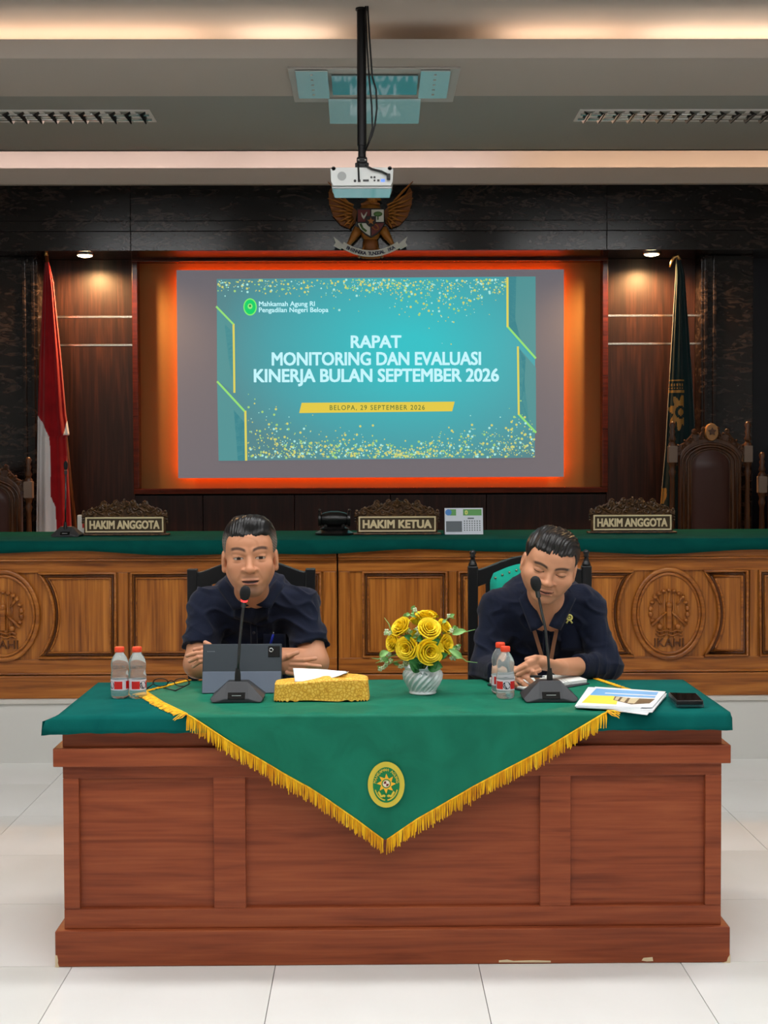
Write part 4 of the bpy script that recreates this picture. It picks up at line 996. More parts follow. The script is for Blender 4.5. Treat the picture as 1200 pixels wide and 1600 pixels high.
# ================================================================= JUDGE CHAIRS
m_jw = mat('carved mahogany', C(72,40,20), 0.35); n_, l_, b_ = nodes(m_jw); t_ = tex(m_jw, 'Noise', 14, (3,3,0.5), 4.0)
l_.new(ramp(m_jw.node_tree, t_.outputs[0], [(0.35, C(54,29,14)), (0.7, C(88,52,26))]).outputs[0], b_.inputs['Base Color'])
m_lea = mat('brown leather', C(58,28,20), 0.4, spec=0.35); m_rose = mat('pale medallion wood', C(150,104,56), 0.45); m_blkw = mat('pale post block', C(112,92,78), .5)
YJ = 8.45
def judge_chair(px_c, half_px, y_top, label, crest_py=None):
    k = YJ/F; cx = PX(px_c, YJ); hw = half_px*k; zt_ = PZ(y_top, YJ)-ZD
    t = thing('judge_chair', label, 'chair', (cx, YJ, ZD), group='high backed judge chairs')
    prof = lambda H: [(0.020, 0), (0.020, 0.40), (0.024, 0.42), (0.016, 0.45), (0.020, 0.62), (0.014, H-0.33), (0.022, H-0.30), (0.015, H-0.28), (0.021, H-0.26), (0.024, H-0.25), (0.024, H-0.135), (0.014, H-0.12), (0.022, H-0.105), (0.012, H-0.08), (0.018, H-0.06), (0.011, H-0.045), (0.020, H-0.02), (0.012, H-0.003), (0.003, H)]
    for s in (-1, 1):
        p = mk('post', MB().lathe(prof(zt_), 14, (s*hw, 0, 0)), m_jw, t, world=False, smooth=True, angle=50)
        mk('post_block', MB().cbox((s*hw, 0, zt_-0.195), (0.052, 0.052, 0.1)), m_blkw, p, world=False, bevel=0.004)
    a = hw*0.82; zsh = zt_-0.22; zb = 0.52
    arch = lambda w, z0, z1, ry: [(-w, z0), (w, z0), (w, z1)] + [(w*math.cos(q), z1+ry*math.sin(q)) for q in np.linspace(0.15, math.pi-0.15, 15)] + [(-w, z1)]
    mk('back_frame', MB().prism(arch(a, zb, zsh, 0.12), -0.02, 0.03), m_jw, t, world=False, bevel=0.006)
    for w_, rr_ in ((a*0.93, 0.008), (a*0.80, 0.009), (a*0.66, 0.006)):
        mk('arch_moulding', MB().tube([(x, -0.022, z) for x, z in arch(w_, zb+0.02, zsh-0.03, 0.115*w_/a+0.01)[1:]]+[(-w_, -0.022, zb+0.02)], rr_, 6), m_jw, t, world=False, smooth=True)
    lw = a*0.60; lp = arch(lw, zb+0.03, zsh-0.05, 0.10)
    def lea(u, v_):
        z = zb+0.03+(zsh+0.045-zb-0.03)*v_; ww = lw if z < zsh-0.05 else lw*math.sqrt(max(0.0, 1-((z-zsh+0.05)/0.10)**2))
        x = (2*u-1)*ww; return (x, -0.022-0.028*(1-(2*u-1)**2)**0.6*min(1, v_*8)*min(1, (1-v_)*8+.05), z)
    mk('leather_back', MB().grid(lea, 16, 24), m_lea, t, world=False, smooth=True)
    W_ = 2*hw*0.98; cr = crest(W_*0.9, 0.19, 0.0, 0.035); at(cr, (0, 0, zsh+0.02)); mk('carved_crest', cr, m_jw, t, world=False, smooth=True, angle=50)
    mo = mk('crest_medallion', MB().prism([(0.042*math.sin(q)*0.9, zsh+0.155+0.052*math.cos(q)) for q in np.linspace(0, 2*math.pi, 24, endpoint=False)][::-1], -0.05, 0.0), m_rose, t, world=False, bevel=0.004)
    mk('medallion_flower', MB().prism(star((0, zsh+0.158), 0.026, 0.014, 5), -0.056, -0.048), m_jw, mo, world=False)
    mk('seat', MB().box((-hw, -0.48, 0.36), (hw, 0.0, 0.46)), m_jw, t, world=False, bevel=0.015); mk('seat_cushion', MB().box((-hw+0.03, -0.47, 0.46), (hw-0.03, -0.03, 0.52)), m_lea, t, world=False, bevel=0.025)
    for s in (-1, 1):
        mk('leg', MB().lathe([(0.018, 0), (0.026, 0.05), (0.018, 0.1), (0.028, 0.36)], 12, (s*(hw-0.03), -0.45, 0)), m_jw, t, world=False, smooth=True)
        mk('armrest', MB().tube([(s*hw, -0.01, 0.70), (s*(hw+0.01), -0.22, 0.72), (s*hw, -0.44, 0.69)], 0.022, 8), m_jw, t, world=False, smooth=True)
        mk('arm_post', MB().tube([(s*hw, -0.40, 0.46), (s*hw, -0.40, 0.70)], 0.016, 8), m_jw, t, world=False, smooth=True)
    return t
judge_chair(1109, 59, 660, 'carved high backed judge chair with brown leather behind the right name plate')
judge_chair(1252, 62, 708, 'lower carved judge chair cut off by the right edge of the picture')
judge_chair(-15, 60, 712, 'carved judge chair cut off by the left edge of the picture')
# ================================================================= THINGS ON THE BENCH
kB = lambda Y: Y/F
Yg = PY(836, ZBT); gx = PX(522.5, Yg); g_ = thing('gavel', 'black carved gavel on its stand beside the middle name plate', 'gavel', (gx, Yg, ZBT+0.0015))
m_gv = mat('black carved gavel wood', C(16,14,14), 0.3)
mk('stand', MB().lathe([(0.10, 0), (0.102, 0.012), (0.085, 0.02), (0.075, 0.026), (0.078, 0.034), (0.05, 0.045)], 28), m_gv, g_, world=False, smooth=True, angle=40)
bl = MB().lathe([(0.030, -0.085), (0.040, -0.083), (0.040, -0.070), (0.030, -0.066), (0.036, -0.05), (0.042, -0.02), (0.042, 0.02), (0.036, 0.05), (0.030, 0.066), (0.040, 0.070), (0.040, 0.083), (0.030, 0.085)], 20)
bl.xf(Matrix.Translation((0, 0, 0.083)) @ Matrix.Rotation(math.pi/2, 4, 'Y')); mk('gavel_head', bl, m_gv, g_, world=False, smooth=True, angle=50)
mk('handle', MB().tube([(0, 0.02, 0.07), (0.05, 0.18, 0.03)], [0.014, 0.010], 10), m_gv, g_, world=False, smooth=True)
for s in (-1, 1):
    mk('cradle', MB().cbox((s*0.045, 0, 0.052), (0.02, 0.05, 0.03)), m_gv, g_, world=False, bevel=0.008)
    mk('head_knob', MB().ball((s*0.078, 0, 0.127), (0.008, 0.012, 0.010), 8, 6), m_gv, g_, world=False, smooth=True)
# desk calendar
Yc = PY(836, ZBT); kc = Yc/F
cal = thing('desk_calendar', 'white desk calendar standing on the bench right of the middle name plate', 'calendar', (PX(725, Yc), Yc, ZBT+0.0015))
def cq(u0, v0, u1, v1, d): # face coordinates in px from lower left; leaning back
    W_, H_ = 60*kc, 41*kc; th = 0.22
    f = lambda u, v: (-W_/2+u*kc, v*kc*math.sin(th)-d*math.cos(th), v*kc*math.cos(th)+d*math.sin(th))
    return MB().add([f(u0,v0), f(u1,v0), f(u1,v1), f(u0,v1)], [(0,1,2,3)])
m_cw = mat('calendar white', C(214,220,230), .6)
mk('page', cq(0,0,60,42,0.002), m_cw, cal, world=False, solid=0.002)
fc = mk('stand', MB().add([(-30*kc,0.012,0),(30*kc,0.012,0),(30*kc,0.045,41*kc),(-30*kc,0.045,41*kc),(-30*kc,0.13,0),(30*kc,0.13,0)], [(0,1,2,3),(3,2,5,4),(0,3,4),(1,5,2),(0,4,5,1)]), m_blkp, cal, world=False)
m_cg = mat('calendar green print', C(96,160,90), .6); m_cb = mat('calendar blue print', C(70,130,200), .6); m_cgr = mat('calendar grey print', C(96,104,110), .6)
mk('green_banner', cq(29,30,58,40,0.003), m_cg, cal, world=False); mk('photo_block', cq(2,4,27,21,0.003), m_cgr, cal, world=False); mk('green_patch', cq(8,30,18,40,0.003), m_cg, cal, world=False)
th = 0.22
mk('globe_print', MB().add([(-30*kc+(6+5*math.cos(q))*kc, (35+5*math.sin(q))*kc*math.sin(th)-.0035*math.cos(th), (35+5*math.sin(q))*kc*math.cos(th)+.0035*math.sin(th)) for q in np.linspace(0, 6.28, 18, endpoint=False)], [tuple(range(18))]), m_cb, cal, world=False)
zt2 = text('0', None, 7*kc, .05); zt2.xf(Matrix.Translation((4*kc, 35*kc*math.sin(th)-.0045, 35*kc*math.cos(th))) @ Matrix.Rotation(-th, 4, 'X')); mk('numeral', zt2, mat('calendar yellow print', C(214,220,120), .6), cal, world=False)
mk('month_line', cq(36,24.5,46,26.5,0.003), m_cgr, cal, world=False)
dm = MB()
for r in range(5):
    for c_ in range(7): 
        q = cq(30+c_*4, 20-r*3.6, 31.8+c_*4, 22-r*3.6, 0.003); dm.add(q.v, q.f)
tag(mk('date_grid', dm, m_cgr, cal, world=False), kind='stuff')
# socket box
Ys_ = PY(832, ZBT); sx_ = PX(128.5, Ys_); zso = PZ(822, Ys_); 
so = thing('socket_box', 'small white socket box with a red switch beside the left name plate', 'socket', (sx_, Ys_, ZBT+0.0015))
mk('case', MB().box((-0.028, 0, 0), (0.028, 0.04, 0.10)), mat('white socket plastic', C(205,200,192), .4), so, world=False, bevel=0.004)
mk('red_switch', MB().box((0.0, -0.004, 0.03), (0.018, 0.0, 0.055)), mat('red rocker switch', C(180,30,24), .4), so, world=False, bevel=0.002)
# ---- conference microphones
m_mb = mat('charcoal microphone body', C(44,46,50), 0.45); m_mf = mat('black foam', C(24,25,27), 0.95); m_neck = mat('dark steel gooseneck', C(70,70,72), 0.35, metal=0.8)
def microphone(loc, W, neck_pts, head_r, label, ring=False, Dp=0.13):
    """neck_pts: world points from base to head"""
    t = thing('conference_microphone', label, 'microphone', loc, group='gooseneck conference microphones')
    H = W*0.36; w2, w1, wt = W/2, W/2*0.9, W*0.19; d = Dp
    v = [(-w2, 0.01, 0.010), (w2, 0.01, 0.010), (-w1, 0.0, 0), (w1, 0.0, 0), (-wt, 0.04, H), (wt, 0.04, H), (-wt, d*0.75, H*0.95), (wt, d*0.75, H*0.95), (-w2, d, 0.010), (w2, d, 0.010), (-w1, d, 0), (w1, d, 0), (-wt*1.15, 0.0, 0.012), (wt*1.15, 0.0, 0.012)]
    f = [(2,3,13,12), (2,12,0), (3,1,13), (12,13,5,4), (0,12,4), (13,1,5), (4,5,7,6), (0,4,6,8), (1,9,7,5), (6,7,9,8), (8,9,11,10), (2,0,8,10), (3,11,9,1), (2,10,11,3)]
    b_0 = mk('base', MB().add(v, f), m_mb, t, world=False, bevel=0.0025)
    s_ = 0.04/(H-0.012)
    pan_ = lambda z: -0.001+(z-0.012)*s_
    mk('front_display', MB().add([(-wt*0.85, pan_(0.012)-0.001, 0.012), (wt*0.85, pan_(0.012)-0.001, 0.012), (wt*0.85, pan_(H*0.5)-0.001, H*0.5), (-wt*0.85, pan_(H*0.5)-0.001, H*0.5)], [(0,1,2,3)]), mat('black display window', C(8,8,9), .2), t, world=False, solid=0.001)
    mk('white_mark', MB().cbox((0, pan_(H*0.36)-0.003, H*0.36), (wt*0.9, 0.002, 0.0016)), mat('pale print', C(190,190,190), .5), t, world=False)
    p0 = Vector(neck_pts[0])
    mk('socket', MB().tube([p0-Vector((0, 0, 0.02)), p0+Vector((0, 0, 0.012)), p0+Vector((0, 0, 0.03))], [0.010, 0.009, 0.006], 12), m_blkp, t, smooth=True, angle=40)
    mk('gooseneck', MB().tube(neck_pts, 0.0042, 8), m_neck, t, smooth=True)
    e = Vector(neck_pts[-1]); d_ = (e-Vector(neck_pts[-2])).normalized()
    if head_r > 0:
        mk('collar', MB().tube([e-d_*0.012, e+d_*0.01], 0.0075, 10), m_neck, t, smooth=True, angle=40)
        if ring: mk('red_ring', MB().tube([e+d_*0.008, e+d_*0.018], head_r*0.62, 14), mat('lit red ring', C(255,30,30), .4, emit=(1.0,0.03,0.03,1), es=3.0), t, smooth=True, angle=40)
        mk('foam_head', MB().tube([e+d_*q for q in (0.012, 0.018, 0.028, 0.040, 0.050, 0.056, 0.058)], [head_r*q for q in (0.55, 0.8, 0.98, 1.0, 0.85, 0.5, 0.1)], 14), m_mf, t, smooth=True)
    return t
Ym = PY(838, ZBT); c_ = P(101, 838, z=ZBT)
microphone((c_.x, c_.y, ZBT+0.0015), 0.15, [P(102, 822, Y=Ym+0.05), P(102.5, 790, Y=Ym+0.04), P(103, 736, Y=Ym+0.02)], 0.011, 'microphone on the judges bench in front of the red and white flag')
#@@PART5@@
# ================================================================= THINGS ON THE FRONT DESK
ZS = ZT+0.007      # on the overlay cloth
Yt = PY(1097, ZS); c_ = P(369, 1096, z=ZS)
microphone((c_.x, Yt, ZS), 0.164, [P(370.5, 1058, Y=Yt+0.06), P(372, 1030, Y=Yt+0.055), P(374, 1000, Y=Yt+0.045), P(377, 970, Y=Yt+0.03), P(380.5, 942, Y=Yt+0.01)], 0.0165, 'black gooseneck microphone with a lit red ring in front of the left man', True)
Yt = PY(1099, ZS); c_ = P(860, 1098, z=ZS)
microphone((c_.x, Yt, ZS), 0.168, [P(858, 1060, Y=Yt+0.06), P(856, 1030, Y=Yt+0.055), P(852, 985, Y=Yt+0.04), P(845, 953, Y=Yt+0.02), P(840, 928, Y=Yt+0.0)], 0.0165, 'black gooseneck microphone in front of the right man')
# ---- water bottles
m_pet = mat('clear water bottle', C(244,250,250), 0.04, trans=0.86, ior=1.12, spec=0.6); m_cap = mat('orange red cap', C(236,72,40), 0.4); m_lab = mat('white bottle label', C(222,214,222), 0.45); m_labr = mat('red bottle label', C(214,40,36), 0.45); m_labb = mat('navy label disc', C(30,36,60), 0.45)
def bottle(px, pyb, label, rot, proto=None):
    p = P(px, pyb, z=ZT+0.002)
    zb_ = ZS if 230 < px < 980 else ZT+0.002
    t = thing('water_bottle', label, 'bottle', (p.x, p.y+0.028, zb_), rot, group='small water bottles on the desk')
    R = 0.0285; H = 0.150
    pr_ = [(0.021, 0), (0.026, 0.003), (R, 0.010), (R*0.97, 0.018), (R, 0.024), (R*0.95, 0.028), (R*0.95, 0.058), (R, 0.062), (R*0.985, 0.070), (R*0.94, 0.080), (R*0.90, 0.088), (R*0.94, 0.096), (R*0.97, 0.104), (R*0.95, 0.112), (R*0.86, 0.122), (R*0.68, 0.132), (R*0.52, 0.139), (0.0125, 0.143), (0.0125, 0.148), (0.002, 0.1485)]
    mk('body', MB().lathe(pr_, 32, twist=lambda a, z: 1+0.012*math.sin(8*a+z*140)), m_pet, t, world=False, smooth=True, angle=60)
    cp = mk('cap', MB().lathe([(0.0145, 0.1445), (0.0152, 0.146), (0.0152, 0.158), (0.0135, 0.1605), (0.003, 0.161)], 28, twist=lambda a, z: 1+0.012*math.sin(28*a)), m_cap, t, world=False, smooth=True, angle=40)
    rl = R*0.975
    def patch(a0, a1, z0, z1, m, nm, par, off=0.0006, n=20, oval_=False):
        mb = MB()
        if oval_:
            pts = [((a0+a1)/2+(a1-a0)/2*math.cos(q), (z0+z1)/2+(z1-z0)/2*math.sin(q)) for q in np.linspace(0, 6.283, 20, endpoint=False)]
            mb.add([((rl+off)*math.cos(a), (rl+off)*math.sin(a), z) for a, z in pts], [tuple(range(20))])
        else: mb.grid(lambda u, v_: ((rl+off)*math.cos(a0+(a1-a0)*u), (rl+off)*math.sin(a0+(a1-a0)*u), z0+(z1-z0)*v_), n, 1)
        return mk(nm, mb, m, par, world=False, smooth=True)
    lb = patch(0, 2*math.pi, 0.027, 0.060, m_lab, 'label_sleeve', t, 0.0004, 40)
    for k in range(2):
        a = -math.pi/2+math.pi*k
        patch(a-1.35, a-0.42, 0.031, 0.055, m_labr, 'red_label_field', lb, 0.0007); patch(a+0.42, a+1.35, 0.031, 0.055, m_labr, 'red_label_field', lb, 0.0007)
        patch(a-0.42, a+0.42, 0.031, 0.055, m_labb, 'round_logo', lb, 0.0008, oval_=True)
        tx = text('Dan', 0.020, 0.007, 0.03)
        tx.v = [((rl+0.0011)*math.cos(a+x/rl), (rl+0.0011)*math.sin(a+x/rl), 0.043+z) for x, y, z in tx.v]
        mk('logo_letters', tx, m_lab, lb, world=False)
    return t
bottle(184, 1091, 'leftmost water bottle with orange cap on the teal tablecloth', -0.9)
bottle(211.5, 1091, 'second water bottle from the left, touching the leftmost one', 0.85)
bottle(782, 1088, 'water bottle half hidden behind the one beside the right microphone', 0.5)
bottle(790, 1096, 'front water bottle standing beside the right microphone', 0.05)
# ---- tablet leaning on its folded cover
m_tb = mat('dark slate tablet back', C(52,60,66), 0.35, metal=0.4); m_cv2 = mat('blue grey folio cover', C(96,106,122), 0.7)
kt = PY(1082, ZS)/F; Yb_ = PY(1082, ZS); tx0_, tx1_ = PX(314, Yb_, 1050), PX(438.5, Yb_, 1050)
tab = thing('tablet', 'dark tablet in a blue grey folio standing in front of the left man', 'tablet', ((tx0_+tx1_)/2, Yb_, ZS))
tw2 = (tx1_-tx0_)/2; lean = 0.30; Ht = (PZ(1008.5, Yb_)-ZS)/math.cos(lean)*1.01
def lf(x, v, d): return (x, v*math.sin(lean)-d*math.cos(lean), v*math.cos(lean)+d*math.sin(lean))   # d towards camera
def lslab(x0, x1, v0, v1, d0, d1):
    c8 = [lf(x, v, d) for d in (d1, d0) for x, v in ((x0,v0),(x1,v0),(x1,v1),(x0,v1))]
    return MB().add(c8, [(0,1,2,3),(7,6,5,4),(0,4,5,1),(1,5,6,2),(2,6,7,3),(3,7,4,0)])
vm = Ht*0.435
mk('tablet_body', lslab(-tw2, tw2, 0.0, Ht, -0.007, 0.0), m_tb, tab, world=False, bevel=0.003)
mk('screen', lslab(-tw2+0.006, tw2-0.006, 0.006, Ht-0.006, -0.0076, -0.0068), mat('tablet screen', C(10,12,16), .1), tab, world=False)
mk('folio_flap', lslab(-tw2+0.001, tw2-0.001, 0.0, vm, 0.0005, 0.0035), m_cv2, tab, world=False, bevel=0.0015)
cb = mk('camera_block', lslab(tw2-0.044, tw2-0.006, Ht-0.044, Ht-0.008, 0.0, 0.002), mat('camera glass', C(10,11,13), .15), tab, world=False, bevel=0.0015)
ring = [lf(tw2-0.034+0.006*math.cos(q), Ht-0.021+0.006*math.sin(q), 0.0025) for q in np.linspace(0, 6.283, 16, endpoint=False)]
mk('camera_ring', MB().tube(ring, 0.0011, 5, closed=True), m_alu, cb, world=False, smooth=True)
for k in range(4): mk('brand_mark', lslab(-tw2+0.014+k*0.0065, -tw2+0.019+k*0.0065, Ht-0.0255, Ht-0.0235, 0.0, 0.0006), mat('faint grey mark', C(110,116,120), .4), tab, world=False)
mk('folio_foot', MB().add([lf(-tw2, vm, -0.008), lf(tw2, vm, -0.008), (tw2, vm*math.sin(lean)+0.10, 0.001), (-tw2, vm*math.sin(lean)+0.10, 0.001)], [(0,1,2,3)]), m_cv2, tab, world=False, solid=0.003)
# ---- tissue box in a gold brocade cover
m_br = mat('gold brocade lace', C(226,172,60), 0.6); n_, l_, b_ = nodes(m_br)
t_ = tex(m_br, 'Voronoi', 95, (1,1,1)); t_.feature = 'DISTANCE_TO_EDGE'; t2_ = tex(m_br, 'Noise', 55, (1,1,1), 3.0, 3.0)
mx = n_.new('ShaderNodeMath'); mx.operation = 'MULTIPLY'; l_.new(t_.outputs[0], mx.inputs[0]); l_.new(t2_.outputs[0], mx.inputs[1])
l_.new(ramp(m_br.node_tree, mx.outputs[0], [(0.003, C(204,136,30)), (0.03, C(244,190,66)), (0.12, C(252,216,118)), (0.22, C(214,146,40))]).outputs[0], b_.inputs['Base Color']); bump(m_br, mx.outputs[0], 0.5, 0.004)
Yx = PY(1096, ZS); bx0, bx1 = PX(425, Yx, 1090), PX(576.5, Yx, 1090); bw = (bx1-bx0)/2; bh = PZ(1061, Yx+0.02)-ZS; bdp = 0.115
tb = thing('tissue_box', 'tissue box in a gold brocade cover with a white tissue sticking out', 'tissue box', ((bx0+bx1)/2, Yx+bdp/2, ZS))
def boxcov(u, v_):
    a = 2*math.pi*u; e = 0.32; ca, sa_ = math.cos(a), math.sin(a)
    x = math.copysign(abs(ca)**e, ca); y = math.copysign(abs(sa_)**e, sa_)
    if v_ < 0.62:
        q = v_/0.62; fl_ = 1.0+0.0*(1-q); z = bh*0.86*q; sc = 1.0-0.03*q+0.012*math.sin(a*9)*(1-q)
        if v_ == 0: z = 0.003*math.sin(a*34)+0.003
    else:
        q = (v_-0.62)/0.38; z = bh*(0.86+0.14*math.sin(q*math.pi/2)); sc = 0.97*math.cos(q*math.pi/2)**0.55 if q < 1 else 0.0
    tiltz = 0.010*math.sin(x*1.6+0.6)*(v_ > 0.3)
    return (bw*x*sc, bdp/2*y*sc, z+tiltz*min(1, v_))
mk('brocade_cover', MB().grid(boxcov, 160, 26), m_br, tb, world=False, smooth=True)
kx = (Yx+0.05)/F; m_tis = mat('white tissue paper', C(232,238,240), 0.9)
def tis(u, v_):
    px = 457+82*u+3*v_; py = np.interp(u, [0, .15, .6, 1], [1044, 1044, 1046.5, 1049]) + v_*(np.interp(u, [0, .5, .8, 1], [21, 19, 9, 1.5]))
    q = P(px, py, Y=Yx+0.075-0.06*v_)
    return (q.x-(bx0+bx1)/2, q.y-(Yx+bdp/2)-0.004*math.sin(u*9), q.z-ZS)
mk('tissue', MB().grid(tis, 20, 8), m_tis, tb, world=False, smooth=True, solid=0.0015)
def tis2(u, v_): x, y, z = tis(u, v_); return (x+0.004, y+0.03+0.02*v_, z-0.004-0.012*u*(1-v_))
mk('tissue_fold', MB().grid(tis2, 14, 5), m_tis, tb, world=False, smooth=True, solid=0.001)
# ---- vase with yellow roses
Yv = PY(1087, ZS)+0.045; kv = Yv/F; vx = PX(659.5, Yv, 1060)
m_po = mat('white glazed porcelain', C(222,226,228), 0.12, spec=0.6)
vz = lambda py: (PZ(py, Yv)-PZ(1084.5, Yv))
vs = thing('vase', 'round white porcelain vase with spiral flutes in the middle of the desk', 'vase', (vx, Yv, ZS))
pf = [(20.5, 1084.5), (21.5, 1083), (20.5, 1080), (21.5, 1077), (26, 1070), (29.5, 1062), (30.5, 1055), (29, 1049), (27.5, 1046.5), (29.5, 1044), (30, 1042.5)]
flute = lambda a, z: 1+(0.055*math.sin(18*(a-z*16)) if vz(1080) < z < vz(1050) else 0)
prf = []
for (r0, y0_), (r1, y1_) in zip(pf[:-1], pf[1:]):
    for k in range(5): prf.append((kv*(r0+(r1-r0)*k/5), vz(y0_+(y1_-y0_)*k/5)))
prf.append((kv*30, vz(1042.5))); prf += [(kv*26, vz(1043)), (kv*24, vz(1052)), (kv*10, vz(1054))]
mk('vase_body', MB().lathe(prf, 108, twist=flute), m_po, vs, world=False, smooth=True)
mk('vase_sprigs', MB().tube([(-0.012+0.004*k, -kv*30.8, vz(1049)+0.006*math.sin(k*1.9)) for k in range(7)], 0.0018, 5), mat('grey vase mark', C(160,168,172), .3), vs, world=False, smooth=True)
bq = thing('rose_bouquet', 'bouquet of yellow artificial roses with pale green sprigs in the white vase', 'flowers', (vx, Yv, ZS+vz(1046)))
m_ros = mat('yellow rose petal', C(250,206,14), 0.6); n_, l_, b_ = nodes(m_ros)
t_ = tex(m_ros, 'Noise', 30, (1,1,1), 2.0); l_.new(ramp(m_ros.node_tree, t_.outputs[0], [(0.3, C(250,196,10)), (0.6, C(255,232,40))]).outputs[0], b_.inputs['Base Color'])
b_.inputs['Subsurface Weight'].default_value = 0.0
def rose_mesh():
    """unit rose, axis +Z, radius about 1: closed bud in the middle, rings of cupped petals opening outwards"""
    out = []
    for ring_, (n, r, z0, h, op, w_) in enumerate(((2, 0.11, -0.2, 0.78, 0.00, 1.9), (3, 0.22, -0.3, 0.86, 0.03, 1.35), (3, 0.36, -0.4, 0.92, 0.06, 1.30), (4, 0.50, -0.5, 0.94, 0.10, 1.05), (5, 0.64, -0.6, 0.92, 0.17, 0.90), (5, 0.76, -0.7, 0.86, 0.28, 0.90))):
        for k in range(n):
            a0 = 2*math.pi*(k+0.37*ring_)/n
            def pet(u, v_):
                da = (u-0.5)*2*w_; edge = 1-0.30*abs(2*u-1)**3
                rr = r*(0.45+0.55*math.sin(min(1, v_*1.6)*math.pi/2))+op*v_**3+0.05*(u-0.5)
                lip_ = 0.10*max(0, v_-0.86)/0.14*(1 if ring_ > 1 else 0.3)
                return ((rr+lip_)*math.cos(a0+da), (rr+lip_)*math.sin(a0+da), z0+h*v_*edge-0.05*max(0, v_-0.9)/0.1)
            out.append(MB().grid(pet, 8, 9))
    return out
pets = rose_mesh()
pet_me = []
for q in pets:
    me = q.mesh('petal'); me.materials.append(m_ros); me.polygons.foreach_set('use_smooth', [True]*len(me.polygons)); pet_me.append(me)
bcen = P(658, 1012, Y=Yv)
m_stem = mat('green stem', C(66,112,46), .6); m_leaf = mat('deep green leaf', C(40,104,44), 0.45); m_pale = mat('pale green leaf', C(136,186,110), 0.6); m_bls = mat('cream blossom', C(214,226,190), 0.7)
for px, py, r, dy in ((625,979,14,-.02),(664,962,13,.02),(652,968,11,.04),(672,960,11,.05),(670,982,14.5,-.055),(695,979,11,-.01),(612,1003,12.5,-.02),(635,1013,15,-.06),(671,1018,17,-.075),(697,1007,12.5,-.03),(650,990,11,.05),(680,990,10,.06)):
    c = P(px, py, Y=Yv+dy); d = (c-bcen); d.y -= 0.035; d.normalize()
    ro = bpy.data.objects.new('rose', None); ro.empty_display_size = 0.01; link(ro, bq)
    sc = r*kv*1.13
    ro.matrix_basis = Matrix.Translation(c) @ d.to_track_quat('Z', 'Y').to_matrix().to_4x4() @ Matrix.Rotation(px*1.7, 4, 'Z') @ Matrix.Scale(sc, 4); WM[ro.name] = ro.matrix_basis
    for me in pet_me:
        o = bpy.data.objects.new('petal', me); COL.objects.link(o); o.parent = ro
    base = Vector((vx, Yv, ZS+vz(1050)))
    mk('stem', MB().tube([base, base.lerp(c, 0.5)+Vector((0,0,0.01)), c-d*sc*0.5], 0.0022, 5), m_stem, bq, smooth=True)
def leaf(base, tip, w_, m, name='leaf', bend=0.012):
    base, tip = Vector(base), Vector(tip); ax = tip-base; L = ax.length; ax.normalize(); sd = ax.cross(Vector((0, -1, 0.4))).normalized(); up_ = sd.cross(ax)
    mk(name, MB().grid(lambda u, v_: tuple(base+ax*(L*v_)+sd*((2*u-1)*w_*math.sin(math.pi*min(1, v_*0.97+0.03))**0.8)+up_*(bend*math.sin(v_*math.pi)+abs(2*u-1)*0.004)), 4, 8), m, bq, smooth=True)
for a_, b_2, w_ in (((655,1048),(637,1031),11),((668,1042),(692,1043),11),((672,1046),(684,1032),8),((650,1040),(640,1036),10),((676,1010),(688,998),7),((660,1000),(648,1003),6),((640,1000),(628,993),5),((655,1030),(655,1040),10),((690,1028),(701,1022),6)):
    leaf(P(*a_, Y=Yv-.05), P(*b_2, Y=Yv-.075), w_*kv, m_leaf)
rs = random.Random(11)
def sprig(pts, n, pale=True):
    pw = [P(x, y, Y=Yv-.02+0.01*k) for k, (x, y) in enumerate(pts)]
    mk('sprig', MB().tube(pw, [0.0016]*len(pw), 5), m_pale, bq, smooth=True)
    e = pw[-1]
    for k in range(n):
        q = e.lerp(pw[-2], rs.random()*0.9)+Vector((rs.uniform(-.012,.012), rs.uniform(-.012,.004), rs.uniform(-.012,.012)))
        if rs.random() < 0.62: 
            mb = MB()
            for w_ in range(4): mb.ball((q.x+0.0045*math.cos(w_*1.57+k), q.y-0.002, q.z+0.0045*math.sin(w_*1.57+k)), (0.0036,0.0025,0.0036), 6, 4)
            mk('blossom', mb, m_bls, bq, smooth=True)
        else: leaf(q, q+Vector((rs.uniform(-.02,.02), -.006, rs.uniform(-.012,.016))), 0.006, m_pale, 'small_leaf', 0.003)
for pts, n in (([(645,1000),(620,990),(602,988)], 8), ([(640,1015),(612,1025),(600,1028)], 7), ([(635,1030),(612,1035),(597,1043)], 8), ([(645,1030),(632,1036),(628,1042)], 9), ([(680,985),(697,968),(706,962)], 5), ([(690,990),(706,985),(716,983)], 7), ([(690,1012),(707,1014),(718,1010)], 7), ([(690,1020),(708,1024),(716,1026)], 8), ([(660,1000),(655,985),(650,990)], 9), ([(650,965),(640,962),(632,966)], 3), ([(660,1010),(655,1028),(654,1030)], 7), ([(640,970),(632,985),(640,995)], 6), ([(655,960),(646,954),(643,956)], 3)):
    sprig(pts, n)
for pts in ([(612,990),(607,975),(600,965)], [(600,1025),(590,1030),(580,1028)], [(712,990),(726,988),(742,984)], [(716,1024),(728,1034),(745,1036)], [(600,1026),(592,1034),(586,1036)]):
    mk('tendril', MB().tube([P(x, y, Y=Yv-.03) for x, y in pts], [0.002, 0.0016, 0.0007], 5), m_pale, bq, smooth=True)
for a_, b_2 in (((700,1015),(722,1030)), ((706,992),(728,986)), ((606,1018),(592,1026))): leaf(P(*a_, Y=Yv-.04), P(*b_2, Y=Yv-.04), 5*kv, m_pale, 'ivy_leaf')
